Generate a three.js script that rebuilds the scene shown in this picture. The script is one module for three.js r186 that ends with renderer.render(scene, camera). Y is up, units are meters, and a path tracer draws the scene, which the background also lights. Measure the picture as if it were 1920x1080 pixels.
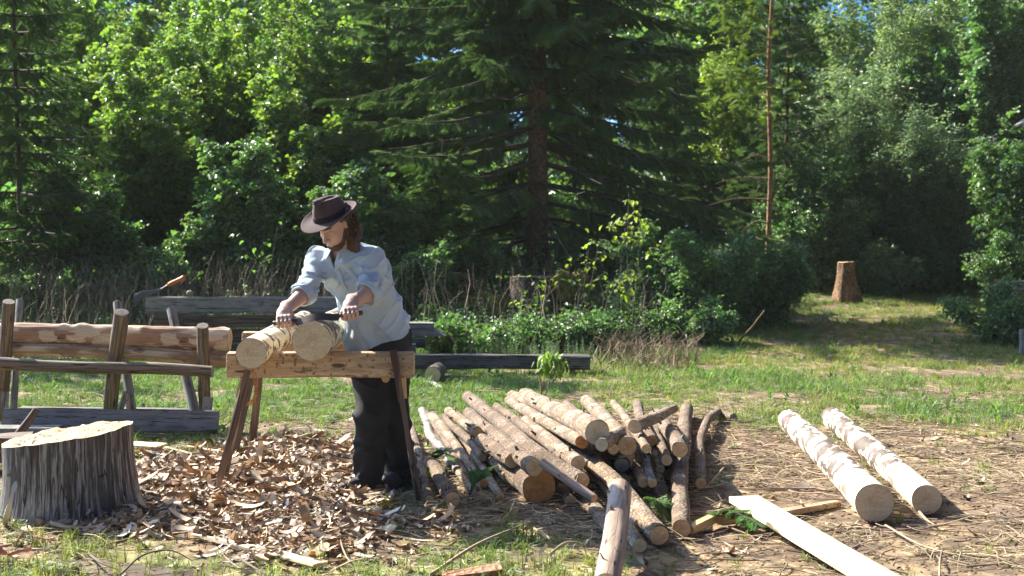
import * as THREE from 'three';
import { Sky } from 'three/addons/objects/Sky.js';
import { mergeGeometries } from 'three/addons/utils/BufferGeometryUtils.js';
import { Brush, Evaluator, SUBTRACTION } from 'three-bvh-csg';

// ------------------------------------------------------------------ camera, sky, sun, exposure
const scene = new THREE.Scene();
const FPX = 2600, EYE = 1.45, PITCH = Math.atan(90 / FPX);
const camera = new THREE.PerspectiveCamera(2 * Math.atan(540 / FPX) * 180 / Math.PI, 1920 / 1080, 0.1, 900);
camera.position.set(0, EYE, 0);
camera.rotation.x = -PITCH;
camera.focus = 7.8; camera.userData.fStop = 4.5;
camera.updateMatrixWorld();

const SUN = new THREE.Vector3(-0.74, 0, -0.67).normalize().multiplyScalar(Math.cos(35 * Math.PI / 180)).setY(Math.sin(35 * Math.PI / 180));
const sky = new Sky(); sky.name = 'sky'; sky.scale.setScalar(800);
sky.material.uniforms.sunPosition.value.copy(SUN);
sky.material.uniforms.turbidity.value = 5; sky.material.uniforms.rayleigh.value = 0.55; sky.material.uniforms.mieCoefficient.value = 0.006;
sky.userData.kind = 'structure';
scene.add(sky);
scene.fog = new THREE.FogExp2(0xe6efdc, 0.0004);
scene.environmentIntensity = 0.2;
const sun = new THREE.DirectionalLight(new THREE.Color(1.0, 0.90, 0.73), 5);
sun.name = 'sun';
sun.position.copy(SUN).multiplyScalar(60).add(new THREE.Vector3(0, 0, -14)); sun.target.position.set(0, 0, -14);
sun.castShadow = true; sun.shadow.mapSize.set(4096, 4096);
Object.assign(sun.shadow.camera, { left: -30, right: 30, top: 30, bottom: -30, near: 1, far: 160 });
scene.add(sun, sun.target);
const renderer = new THREE.WebGLRenderer({ antialias: true });
renderer.setSize(1024, 576);
renderer.toneMapping = THREE.LinearToneMapping;
renderer.toneMappingExposure = 3.0;
renderer.shadowMap.enabled = true;

// ------------------------------------------------------------------ helpers
const V = (x, y, z) => new THREE.Vector3(x, y, z);
const clamp = (x, a = 0, b = 1) => Math.min(b, Math.max(a, x));
const lerp = (a, b, t) => a + (b - a) * t;
const smooth = (a, b, x) => { const t = clamp((x - a) / (b - a)); return t * t * (3 - 2 * t); };
function rng(seed) { let a = seed >>> 0; return () => { a = (a + 0x6D2B79F5) | 0; let t = Math.imul(a ^ (a >>> 15), 1 | a); t = (t + Math.imul(t ^ (t >>> 7), 61 | t)) ^ t; return ((t ^ (t >>> 14)) >>> 0) / 4294967296; }; }
const gauss = (R) => (R() + R() + R() + R() - 2) * 0.87;
function hash3(x, y, z) { let h = Math.imul(x, 374761393) ^ Math.imul(y, 668265263) ^ Math.imul(z, 1274126177); h = Math.imul(h ^ (h >>> 13), 1274126177); return ((h ^ (h >>> 16)) >>> 0) / 4294967296; }
const fade = (t) => t * t * t * (t * (t * 6 - 15) + 10);
function noise3(x, y, z) {
  const X = Math.floor(x), Y = Math.floor(y), Z = Math.floor(z), u = fade(x - X), v = fade(y - Y), w = fade(z - Z);
  const a = lerp(lerp(hash3(X, Y, Z), hash3(X + 1, Y, Z), u), lerp(hash3(X, Y + 1, Z), hash3(X + 1, Y + 1, Z), u), v);
  const b = lerp(lerp(hash3(X, Y, Z + 1), hash3(X + 1, Y, Z + 1), u), lerp(hash3(X, Y + 1, Z + 1), hash3(X + 1, Y + 1, Z + 1), u), v);
  return lerp(a, b, w) * 2 - 1;
}
function pnoise(x, y, px, py, s = 0) { // periodic, 0..1
  const X = Math.floor(x), Y = Math.floor(y), u = fade(x - X), v = fade(y - Y), m = (a, n) => ((a % n) + n) % n;
  const x0 = m(X, px), x1 = m(X + 1, px), y0 = m(Y, py), y1 = m(Y + 1, py);
  return lerp(lerp(hash3(x0, y0, s), hash3(x1, y0, s), u), lerp(hash3(x0, y1, s), hash3(x1, y1, s), u), v);
}
function pfbm(u, v, fx, fy, oct = 4, s = 0) { let a = 0.5, r = 0, t = 0; for (let k = 0; k < oct; k++) { r += a * pnoise(u * fx, v * fy, fx, fy, s + k * 17); t += a; a *= 0.5; fx *= 2; fy *= 2; } return r / t; }
function pcell(u, v, fx, fy, s = 0) { // periodic cellular: [nearest, second, id]
  const x = u * fx, y = v * fy, X = Math.floor(x), Y = Math.floor(y), m = (a, n) => ((a % n) + n) % n; let d1 = 9, d2 = 9, id = 0;
  for (let j = -1; j < 2; j++) for (let i = -1; i < 2; i++) { const cx = m(X + i, fx), cy = m(Y + j, fy); const dx = X + i + hash3(cx, cy, s) - x, dy = Y + j + hash3(cx, cy, s + 5) - y, d = Math.hypot(dx, dy); if (d < d1) { d2 = d1; d1 = d; id = hash3(cx, cy, s + 9); } else if (d < d2) d2 = d; }
  return [d1, d2, id];
}
// pixel of the photograph (1920 x 1080) to a ray; G meets the level y = h, AT the plane z = -depth
const fwd = V(0, -Math.sin(PITCH), -Math.cos(PITCH)), upv = V(0, Math.cos(PITCH), -Math.sin(PITCH));
const ray = (px, py) => fwd.clone().multiplyScalar(FPX).addScaledVector(V(1, 0, 0), px - 960).addScaledVector(upv, 540 - py).normalize();
const G = (px, py, h = 0) => { const d = ray(px, py), t = (h - EYE) / d.y; return V(d.x * t, h, d.z * t); };
const AT = (px, py, depth) => { const d = ray(px, py), t = -depth / d.z; return V(d.x * t, EYE + d.y * t, -depth); };
const gh = (x, z) => { // height of the ground
  const d = -z; let h = 0.03 * Math.max(0, d - 16) * smooth(15, 20, d);
  h += 0.018 * noise3(x * 0.9, 0, z * 0.9) + 0.010 * noise3(x * 3.1, 4, z * 3.1);
  if (d > 20) h += 0.10 * noise3(x * 0.35, 8, z * 0.35) * smooth(20, 26, d);
  return h;
};
const onGround = (px, py) => { let p = G(px, py, 0); for (let k = 0; k < 6; k++) p = G(px, py, gh(p.x, p.z)); return p; };

const used = new Map();
const numbered = (name) => { const n = used.get(name) || 0; used.set(name, n + 1); return n ? name + '_' + String(n).padStart(3, '0') : name; };
function tag(o, label, category, group, kind) { if (label) o.userData.label = label; if (category) o.userData.category = category; if (group) o.userData.group = group; if (kind) o.userData.kind = kind; return o; }
function thing(name, label, category, pos = V(0, 0, 0), group) { const o = new THREE.Group(); o.name = numbered(name); o.position.copy(pos); scene.add(o); return tag(o, label, category, group); }
function mesh(name, geo, mat, parent) { // world-space geometry; kept relative to its parent's place
  const m = new THREE.Mesh(geo, mat); m.castShadow = m.receiveShadow = true;
  if (parent) { m.name = name; parent.updateWorldMatrix(true, false); geo.applyMatrix4(parent.matrixWorld.clone().invert()); parent.add(m); } else { m.name = numbered(name); scene.add(m); }
  return m;
}
function part(name, geo, mat, parent) { const m = new THREE.Mesh(geo, mat); m.name = name; m.castShadow = m.receiveShadow = true; parent.add(m); return m; } // local geometry
function instanced(name, geo, mat, list, parent, kind = 'stuff') { // list of {m: Matrix4, c: Color}
  const im = new THREE.InstancedMesh(geo, mat, list.length); im.name = parent ? name : numbered(name); im.castShadow = im.receiveShadow = true;
  list.forEach((e, i) => { im.setMatrixAt(i, e.m); if (e.c) im.setColorAt(i, e.c); });
  im.userData.kind = kind; (parent || scene).add(im); return im;
}
const mat4 = (p, q, s) => new THREE.Matrix4().compose(p, q, s.isVector3 ? s : V(s, s, s));
const quatE = (x, y, z, o = 'YXZ') => new THREE.Quaternion().setFromEuler(new THREE.Euler(x, y, z, o));
const lin = (r, g, b) => new THREE.Color().setRGB(r, g, b);

// ------------------------------------------------------------------ textures
function tex(w, h, fn, srgb = true) { // fn(u, v) -> [r, g, b] 0..1 (sRGB values for colour maps)
  const data = new Uint8Array(w * h * 4);
  for (let j = 0; j < h; j++) for (let i = 0; i < w; i++) { const c = fn((i + 0.5) / w, (j + 0.5) / h), k = (j * w + i) * 4; const a = c.length ? c : [c, c, c]; data[k] = clamp(a[0]) * 255; data[k + 1] = clamp(a[1]) * 255; data[k + 2] = clamp(a[2]) * 255; data[k + 3] = 255; }
  const t = new THREE.DataTexture(data, w, h); t.wrapS = t.wrapT = THREE.RepeatWrapping; t.magFilter = THREE.LinearFilter; t.minFilter = THREE.LinearMipmapLinearFilter; t.generateMipmaps = true;
  if (srgb) t.colorSpace = THREE.SRGBColorSpace; t.needsUpdate = true; return t;
}
const mix3 = (a, b, t) => [lerp(a[0], b[0], t), lerp(a[1], b[1], t), lerp(a[2], b[2], t)];
const hex3 = (h) => [(h >> 16 & 255) / 255, (h >> 8 & 255) / 255, (h & 255) / 255];
const scl3 = (a, k) => [a[0] * k, a[1] * k, a[2] * k];

function barkLook(c0, c1, c2, lichen, seed, fx = 12, fy = 40) {
  const H = (u, v) => { const [d1, d2, id] = pcell(u + 0.02 * pfbm(u, v, 8, 8, 3, seed), v, fx, fy, seed); return clamp((d2 - d1) * 1.6) * (0.55 + 0.45 * id) * 0.75 + 0.25 * pfbm(u, v, 40, 40, 3, seed + 3); };
  const map = tex(512, 512, (u, v) => {
    const [d1, d2, id] = pcell(u + 0.02 * pfbm(u, v, 8, 8, 3, seed), v, fx, fy, seed), edge = smooth(0.02, 0.22, d2 - d1);
    let c = mix3(c0, c1, pfbm(u, v, 4, 9, 5, seed + 40)); c = mix3(c, c2, smooth(0.45, 0.8, id) * 0.65);
    c = mix3(scl3(c0, 0.55), c, 0.3 + 0.7 * edge);
    const l = pfbm(u + 0.25 * pfbm(u, v, 3, 6, 3, seed + 5), v + 0.08 * pfbm(u, v, 4, 8, 3, seed + 6), 6, 11, 5, seed + 71); c = mix3(c, [0.66, 0.64, 0.58], lichen * smooth(0.54, 0.66, l));
    return scl3(c, 0.82 + 0.36 * pfbm(u, v, 60, 60, 3, seed + 90));
  });
  return [map, tex(512, 512, H, false)];
}
const [barkA, barkAb] = barkLook(hex3(0x5a4636), hex3(0x8c745c), hex3(0xa8927a), 0.3, 11);
const [barkB, barkBb] = barkLook(hex3(0x6a5644), hex3(0x9f8568), hex3(0xb9a07f), 0.5, 57, 10, 32);
const [barkC, barkCb] = barkLook(hex3(0x30241f), hex3(0x56443b), hex3(0x6b5a50), 0.3, 91, 10, 18);
const [barkS, barkSb] = barkLook(hex3(0x6d675e), hex3(0x8e887c), hex3(0x9c968c), 0.4, 131, 5, 9);
function M(o) { return new THREE.MeshStandardMaterial({ roughness: 0.85, metalness: 0, ...o }); }
const MAT = {};
MAT.barkA = M({ map: barkA, bumpMap: barkAb, bumpScale: 0.006, roughness: 0.95 });
MAT.barkB = M({ map: barkB, bumpMap: barkBb, bumpScale: 0.006, roughness: 0.95 });
MAT.barkC = M({ map: barkC, bumpMap: barkCb, bumpScale: 0.012, roughness: 0.97 });
MAT.barkS = M({ map: barkS, bumpMap: barkSb, bumpScale: 0.002, roughness: 0.8 });
// streaky wood: v runs along the grain
function woodTex(c0, c1, c2, seed, o = {}) {
  const { fx = 40, fy = 3, knots = 0, crack = 0, ticks = 0, patch = 0, w = 512, h = 512 } = o, R = rng(seed), ks = Array.from({ length: knots }, () => [R(), R(), 0.018 + 0.03 * R()]);
  const grain = (u, v) => { let uu = u; for (const [a, b, r] of ks) { let dx = u - a, dy = v - b; dx -= Math.round(dx); dy -= Math.round(dy); uu += dx * 0.9 * Math.exp(-(dx * dx + dy * dy * 0.25) / (r * r * 4)); } return pfbm(uu, v, fx, fy, 4, seed); };
  const map = tex(w, h, (u, v) => {
    let c = mix3(c0, c1, smooth(0.3, 0.7, grain(u, v))); c = mix3(c, c2, 0.8 * smooth(0.5, 0.75, pfbm(u, v, 4, 3, 5, seed + 30)));
    for (const [a, b, r] of ks) { let dx = u - a, dy = v - b; dx -= Math.round(dx); dy -= Math.round(dy); const d = Math.hypot(dx, dy * 0.6) / r; c = mix3(c, scl3(c0, 0.42), 0.85 * smooth(1.1, 0.6, d + 0.25 * pfbm(u, v, 30, 30, 2, seed + 8))); }
    if (patch) c = mix3(c, c2, patch * smooth(0.57, 0.61, pfbm(u + 0.2 * pfbm(u, v, 3, 3, 3, seed), v, 5, 7, 5, seed + 33)));
    if (ticks) c = mix3(c, scl3(c0, 0.6), ticks * smooth(0.66, 0.74, pfbm(u + 0.35 * v, v, 26, 60, 3, seed + 37)));
    if (crack) { const k = pfbm(u, v, fx * 0.5, 2, 3, seed + 50); c = mix3(c, scl3(c0, 0.3), crack * smooth(0.025, 0.0, Math.abs(k - 0.5))); }
    return scl3(c, 0.88 + 0.24 * pfbm(u, v, 90, 20, 3, seed + 70));
  });
  const bump = tex(w, h, (u, v) => { const k = pfbm(u, v, fx * 0.5, 2, 3, seed + 50); return clamp(grain(u, v) * 0.8 + 0.1 - (crack ? 0.6 * smooth(0.03, 0, Math.abs(k - 0.5)) : 0)); }, false);
  return [map, bump];
}
function woodMat(c0, c1, c2, seed, o = {}) { const [map, bumpMap] = woodTex(hex3(c0), hex3(c1), hex3(c2), seed, o); return M({ map, bumpMap, bumpScale: o.bump || 0.003, roughness: o.rough || 0.8 }); }
MAT.gray = woodMat(0x615e5c, 0x8d8a86, 0x9b9692, 201, { crack: 0.9, bump: 0.004 });
MAT.grayDark = woodMat(0x3e3a38, 0x66605c, 0x756f6b, 203, { crack: 0.9, bump: 0.004, knots: 4 });
MAT.brownOld = woodMat(0x4d3c31, 0x75604f, 0x82705f, 207, { crack: 0.6, knots: 3 });
MAT.post = woodMat(0x56473c, 0x87745f, 0x9a9184, 211, { crack: 0.8, knots: 5 });
MAT.fresh = woodMat(0xd9bd8c, 0xeedcb2, 0xf4e7c8, 213, { fx: 26, knots: 3, bump: 0.001 });
MAT.beam = woodMat(0x9f8161, 0xc9ac88, 0xb59673, 217, { fx: 24, fy: 4, knots: 6, bump: 0.003, ticks: 0.7 });
MAT.legDark = woodMat(0x4b3930, 0x75604f, 0x66554a, 219, { crack: 0.7, fx: 24 });
MAT.wedge = woodMat(0xc79b5e, 0xe3bf86, 0xd8b071, 221, { fx: 20 });
MAT.redLog = woodMat(0x7f5c46, 0xae8869, 0xd8c2a2, 223, { fx: 14, fy: 3, knots: 7, bump: 0.006, patch: 0.85 });
MAT.paleLog = woodMat(0xa98c6c, 0xd8c4a2, 0x8d6a4e, 227, { fx: 16, fy: 3, knots: 4, crack: 0.7, bump: 0.004, patch: 0.6 });
MAT.polePeel = woodMat(0x86705f, 0xae957f, 0x9f8977, 229, { fx: 18, fy: 3, knots: 5, crack: 0.4, bump: 0.003 });
// end grain: rings, rays, a crack; uv disc centred on 0.5
function endTex(c0, c1, seed, dark) {
  const R = rng(seed), cx = 0.5 + (R() - 0.5) * 0.12, cy = 0.5 + (R() - 0.5) * 0.12, ca = R() * 6.28;
  return tex(256, 256, (u, v) => {
    const dx = u - cx, dy = v - cy, r = Math.hypot(dx, dy) + 0.015 * (pfbm(u, v, 5, 5, 3, seed) - 0.5), a = Math.atan2(dy, dx);
    let c = mix3(c0, c1, 0.5 + 0.5 * Math.sin(r * 190 + 5 * pfbm(u, v, 3, 3, 3, seed)) * 0.24); c = mix3(c, dark, 0.6 * smooth(0.30, 0.05, r) * pfbm(u, v, 4, 4, 3, seed + 4));
    c = mix3(c, c1, 0.7 * smooth(0.5, 0.75, pfbm(u, v, 3, 14, 4, seed + 9)));
    let da = Math.abs(((a - ca + 0.5 * (pfbm(u, v, 6, 6, 3, seed + 12) - 0.5) + 9.42) % 6.28) - 3.14); if (r > 0.05 && r < 0.36 && da < 0.012 / (r * 6 + 0.1)) c = scl3(c, 0.72); c = mix3(c, dark, 0.35 * smooth(0.55, 0.8, pfbm(u, v, 5, 5, 4, seed + 19)));
    c = mix3(c, [0.25, 0.17, 0.12], smooth(0.465, 0.485, Math.hypot(u - 0.5, v - 0.5)) * 0.75);
    return scl3(c, 0.88 + 0.24 * pfbm(u, v, 50, 50, 3, seed + 2));
  });
}
MAT.endTan = [1, 2, 3].map((k) => M({ map: endTex(hex3(0xd0a270), hex3(0xecd0a2), 300 + k, hex3(0xb47c48)), roughness: 0.9 }));
MAT.endOrange = M({ map: endTex(hex3(0xbd7a3e), hex3(0xdda264), 310, hex3(0x9a5c2c)), roughness: 0.9 });
MAT.endPale = [1, 2].map((k) => M({ map: endTex(hex3(0xc4ac86), hex3(0xdccbaa), 320 + k, hex3(0xb08d62)), roughness: 0.9 }));
MAT.endGray = M({ map: endTex(hex3(0x7d746a), hex3(0xa0978a), 330, hex3(0x5d544b)), roughness: 0.95 });

// ------------------------------------------------------------------ shapes
// a log: round body along points, radius varies; returns its side and its two sawn ends, in world space
function logShape(pts, r0, r1, o = {}) {
  const { seg = 26, rad = 18, bump = 0.06, seed = 1, uvWhole = false, flat = 0, stubs = 0, lumps = 0 } = o, RL = rng(seed * 13 + 1), LM = Array.from({ length: lumps }, () => [RL() * 6.28, RL(), 0.07 + 0.1 * RL()]), curve = new THREE.CatmullRomCurve3(pts, false, 'centripetal');
  const fr = [], P = [], U = [], I = [], rings = []; let up = V(0, 1, 0), len = 0, prev = null;
  for (let i = 0; i <= seg; i++) {
    const t = i / seg, c = curve.getPoint(t), tan = curve.getTangent(t), x = V(0, 0, 0).crossVectors(tan, up).normalize(), y = V(0, 0, 0).crossVectors(x, tan).normalize();
    if (Math.abs(tan.y) > 0.95) { x.crossVectors(tan, V(0, 0, 1)).normalize(); y.crossVectors(x, tan).normalize(); }
    if (prev) len += prev.distanceTo(c); prev = c;
    const r = lerp(r0, r1, t), ring = [];
    for (let k = 0; k <= rad; k++) {
      const a = (k % rad) / rad * Math.PI * 2, ca = Math.cos(a), sa = Math.sin(a);
      let n = noise3(ca * 1.3 + seed * 7.1, sa * 1.3, len * 2.2 + seed) * bump + noise3(ca * 3 + seed, sa * 3, len * 9) * bump * 0.45;
      for (const [la, lt, lh] of LM) { let da = Math.abs(a - la); if (da > 3.14) da = 6.283 - da; const dt = (t - lt) * 2.2 / r0 * 0.09; n += lh * Math.exp(-(da * da) / 0.25 - dt * dt / 0.0016); } let q = r * (1 + n); const p = c.clone().addScaledVector(x, ca * q).addScaledVector(y, sa * q); ring.push(p);
      P.push(p.x, p.y, p.z); U.push(uvWhole ? k / rad : (k / rad) * Math.max(1, Math.round(2 * Math.PI * r0 / 0.3)), uvWhole ? t : len / 0.95 + seed * 0.37);
    }
    rings.push({ ring, c, tan });
  }
  for (let i = 0; i < seg; i++) for (let k = 0; k < rad; k++) { const a = i * (rad + 1) + k, b = a + rad + 1; I.push(a, b, a + 1, b, b + 1, a + 1); }
  const g = new THREE.BufferGeometry(); g.setAttribute('position', new THREE.Float32BufferAttribute(P, 3)); g.setAttribute('uv', new THREE.Float32BufferAttribute(U, 2)); g.setIndex(I); g.computeVertexNormals();
  const nrm = g.attributes.normal; for (let i = 0; i <= seg; i++) { const a = i * (rad + 1), b = a + rad, n = V(0, 0, 0).fromBufferAttribute(nrm, a).add(V(0, 0, 0).fromBufferAttribute(nrm, b)).normalize(); nrm.setXYZ(a, n.x, n.y, n.z); nrm.setXYZ(b, n.x, n.y, n.z); }
  const sides = [g];
  if (stubs) { const R = rng(seed * 31 + 5); for (let k = 0; k < stubs; k++) { const i = 2 + Math.floor(R() * (seg - 3)), j = Math.floor(R() * rad), e = rings[i], d = e.ring[j].clone().sub(e.c).normalize().addScaledVector(e.tan, (R() - 0.5) * 0.9).normalize(), rr = 0.004 + R() * 0.005; const s = tube([e.ring[j].clone().addScaledVector(d, -0.02), e.ring[j].clone().addScaledVector(d, 0.006 + R() * 0.03)], [rr * 1.3, rr * 0.8], 5, true); sides.push(s); } }
  const cap = (e, flip, tilt = 0) => {
    const cp = [], cu = [], ci = []; const n = e.ring.length - 1, x = e.ring[0].clone().sub(e.c), rr = x.length(); x.normalize(); const y = V(0, 0, 0).crossVectors(e.tan, x).normalize();
    const push = (p) => { const d = p.clone().sub(e.c); cp.push(p.x, p.y, p.z); cu.push(0.5 + d.dot(x) / rr * 0.485, 0.5 + d.dot(y) / rr * 0.485); };
    push(e.c); for (const s of [0.5, 0.93, 1]) for (let k = 0; k < n; k++) { const p = e.c.clone().lerp(e.ring[k], s); if (s < 1) p.addScaledVector(e.tan, (flip ? -1 : 1) * (0.002 + 0.002 * noise3(k * 2.3, s * 9, seed))); push(p); }
    for (let k = 0; k < n; k++) { const k1 = (k + 1) % n, f = (a, b, c) => flip ? ci.push(a, c, b) : ci.push(a, b, c); f(0, 1 + k, 1 + k1); for (let s = 0; s < 2; s++) { const A = 1 + s * n; f(A + k, A + n + k, A + k1); f(A + n + k, A + n + k1, A + k1); } }
    const q = new THREE.BufferGeometry(); q.setAttribute('position', new THREE.Float32BufferAttribute(cp, 3)); q.setAttribute('uv', new THREE.Float32BufferAttribute(cu, 2)); q.setIndex(ci); q.computeVertexNormals(); return q;
  };
  return { side: sides.length > 1 ? mergeGeometries(sides) : g, near: cap(rings[seg], false), far: cap(rings[0], true), len };
}
// plain tapered tube with closed ends
function tube(pts, radii, rad = 6, closed = true, seg) {
  const curve = pts.length > 2 ? new THREE.CatmullRomCurve3(pts, false, 'centripetal') : new THREE.LineCurve3(pts[0], pts[1]); seg = seg || Math.max(1, (pts.length - 1) * 3);
  if (pts.length === 2) seg = 1; const P = [], U = [], I = []; let len = 0, prev = null;
  const rAt = (t) => { const f = t * (radii.length - 1), i = Math.min(radii.length - 2, Math.floor(f)); return lerp(radii[i], radii[i + 1], f - i); };
  for (let i = 0; i <= seg; i++) {
    const t = i / seg, c = curve.getPoint(t), tan = curve.getTangent(t), ref = Math.abs(tan.y) > 0.9 ? V(1, 0, 0) : V(0, 1, 0), x = V(0, 0, 0).crossVectors(tan, ref).normalize(), y = V(0, 0, 0).crossVectors(x, tan);
    if (prev) len += prev.distanceTo(c); prev = c; const r = rAt(t);
    for (let k = 0; k <= rad; k++) { const a = (k % rad) / rad * 6.28318, p = c.clone().addScaledVector(x, Math.cos(a) * r).addScaledVector(y, Math.sin(a) * r); P.push(p.x, p.y, p.z); U.push(k / rad * Math.max(0.2, Math.round(6.28 * r / 0.3)), len / 0.95); }
  }
  for (let i = 0; i < seg; i++) for (let k = 0; k < rad; k++) { const a = i * (rad + 1) + k, b = a + rad + 1; I.push(a, b, a + 1, b, b + 1, a + 1); }
  if (closed) for (const [i, f] of [[0, 1], [seg, 0]]) { const c = curve.getPoint(i / seg), n = P.length / 3; P.push(c.x, c.y, c.z); U.push(0.5, len / 0.35); const s = i * (rad + 1); for (let k = 0; k < rad; k++) f ? I.push(n, s + k, s + k + 1) : I.push(n, s + k + 1, s + k); }
  const g = new THREE.BufferGeometry(); g.setAttribute('position', new THREE.Float32BufferAttribute(P, 3)); g.setAttribute('uv', new THREE.Float32BufferAttribute(U, 2)); g.setIndex(I); g.computeVertexNormals(); return g;
}
// a sawn board from a to b (centre line), w wide along 'side', t thick; edges worn and uneven, split ends
function boardShape(a, b, w, t, o = {}) {
  const { seed = 1, upDir = V(0, 1, 0), wear = 0.004, seg = 14, bev = 0.006, taper0 = 1, taper1 = 1, ragged1 = 0, tile = 0.5 } = o;
  const dir = b.clone().sub(a), L = dir.length(); dir.normalize(); const side = V(0, 0, 0).crossVectors(dir, upDir).normalize(), up = V(0, 0, 0).crossVectors(side, dir).normalize();
  const hw = w / 2, ht = t / 2, prof = [[-hw + bev, -ht], [hw - bev, -ht], [hw, -ht + bev], [hw, ht - bev], [hw - bev, ht], [0, ht], [-hw + bev, ht], [-hw, ht - bev], [-hw, -ht + bev]], n = prof.length; const per = [0]; for (let k = 0; k < n; k++) { const q = prof[(k + 1) % n]; per.push(per[k] + Math.hypot(q[0] - prof[k][0], q[1] - prof[k][1])); }
  const P = [], U = [], I = [];
  for (let i = 0; i <= seg; i++) { const s = i / seg; for (let k = 0; k <= n; k++) { const [x, y] = prof[k % n], w1 = lerp(taper0, taper1, s); let l = s * L; if (ragged1 && i >= seg - 1) l -= (i === seg ? 1 : 0.9) * ragged1 * (y > 0 ? 0.85 + 0.15 * noise3(x * 40, y * 30, seed) : i === seg ? 0.05 : 1); const jx = noise3(s * L * 3, (k % n) * 3.3, seed) * wear, jy = noise3(s * L * 3, (k % n) * 5.3, seed + 9) * wear; const p = a.clone().addScaledVector(dir, l).addScaledVector(side, x * w1 + jx).addScaledVector(up, y + jy); P.push(p.x, p.y, p.z); U.push(per[k] / tile + seed * 0.31, s * L / (tile * 2) + seed * 0.17); } }
  for (let i = 0; i < seg; i++) for (let k = 0; k < n; k++) { const p = i * (n + 1) + k, q = p + n + 1; I.push(p, p + 1, q, q, p + 1, q + 1); }
  const g = new THREE.BufferGeometry(); g.setAttribute('position', new THREE.Float32BufferAttribute(P, 3)); g.setAttribute('uv', new THREE.Float32BufferAttribute(U, 2)); g.setIndex(I);
  const cap = (i, f) => { const q = new THREE.BufferGeometry(), cp = [], cu = [], ci = []; for (let k = 0; k < n; k++) { const m = (i * (n + 1) + k) * 3; cp.push(P[m], P[m + 1], P[m + 2]); cu.push(prof[k][0] / tile, prof[k][1] / tile); } for (let k = 1; k < n - 1; k++) f ? ci.push(0, k + 1, k) : ci.push(0, k, k + 1); q.setAttribute('position', new THREE.Float32BufferAttribute(cp, 3)); q.setAttribute('uv', new THREE.Float32BufferAttribute(cu, 2)); q.setIndex(ci); return q; };
  const all = mergeGeometries([g, cap(0, true), cap(seg, false)]).toNonIndexed(); all.computeVertexNormals(); return all;
}

// ------------------------------------------------------------------ ground
// how much of each cover lies at a place: bark shavings, bare soil, dry straw, green grass, forest floor
function cover(x, z) {
  const d = -z, w = 0.35 * noise3(x * 1.1, 3, z * 1.1) + 0.16 * noise3(x * 3.7, 5, z * 3.7);
  const bark = smooth(1.12, 0.72, Math.hypot((x + 1.25) / 1.45, (z + 8.25) / 2.05) + w * 0.5) * (1 - smooth(6.9, 7.35, d) * smooth(-0.85, -0.55, x + 0.25 * w));
  const pile = smooth(1.1, 0.8, Math.hypot((x - 0.75) / 1.55, (z + 8.9) / 2.9) + w * 0.5);
  const right = smooth(0.2, 0.9, x + w) * smooth(10.9 + 0.25 * x * 0.3, 10.0, d + w * 1.2) ;
  const soil = clamp(Math.max(pile, right * 0.95));
  const edge = 16.7 + 0.8 * smooth(-2, -4, x) + 3.4 * smooth(0.9, 2.6, x) + (x > 3.2 ? 9 * smooth(3.2, 5.2, x) : 0);
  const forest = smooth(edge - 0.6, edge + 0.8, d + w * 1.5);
  const path = smooth(1.4, 0.3, Math.abs(x - (3.6 + (d - 14) * 0.22)) / 1.7 + w) * smooth(14, 16, d) * smooth(27, 24, d);
  let dry = clamp(0.16 + 0.5 * noise3(x * 0.8 + 9, 1, z * 0.8) + 0.3 * noise3(x * 2.3, 6, z * 2.3) + 0.2 * smooth(1, 4, x) + 0.25 * path);
  if (d < 7.2) dry = clamp(dry + 0.15 + 0.25 * smooth(-1.5, 1, x));
  let grass = (1 - soil) * (1 - bark) * (1 - forest * 0.85) * (1 - path * 0.55);
  grass *= smooth(-0.55, 0.12, noise3(x * 1.7, 7, z * 1.7) + 0.4 * noise3(x * 5, 2, z * 5) + 0.1);
  return { bark, soil, dry, grass, forest, path };
}
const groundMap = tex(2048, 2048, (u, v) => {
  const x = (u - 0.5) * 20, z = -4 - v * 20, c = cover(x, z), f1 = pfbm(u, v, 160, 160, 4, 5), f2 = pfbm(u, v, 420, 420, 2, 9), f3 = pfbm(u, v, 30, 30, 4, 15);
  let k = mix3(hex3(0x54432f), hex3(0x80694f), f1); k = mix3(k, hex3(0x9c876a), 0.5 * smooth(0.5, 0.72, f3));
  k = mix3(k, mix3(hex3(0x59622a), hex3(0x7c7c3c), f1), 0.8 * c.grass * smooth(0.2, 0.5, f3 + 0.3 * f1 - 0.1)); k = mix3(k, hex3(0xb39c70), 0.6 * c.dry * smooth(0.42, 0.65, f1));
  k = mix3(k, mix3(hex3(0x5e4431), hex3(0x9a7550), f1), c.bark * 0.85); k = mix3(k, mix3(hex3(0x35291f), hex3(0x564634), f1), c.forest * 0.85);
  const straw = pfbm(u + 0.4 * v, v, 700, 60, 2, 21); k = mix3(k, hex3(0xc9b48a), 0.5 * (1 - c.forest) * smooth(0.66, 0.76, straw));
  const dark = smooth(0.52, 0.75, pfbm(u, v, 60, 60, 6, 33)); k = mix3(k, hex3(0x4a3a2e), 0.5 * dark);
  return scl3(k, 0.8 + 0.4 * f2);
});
const groundBump = tex(1024, 1024, (u, v) => pfbm(u, v, 110, 110, 5, 44), false);
const gMat = M({ map: groundMap, bumpMap: groundBump, bumpScale: 0.05, roughness: 1 });
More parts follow.
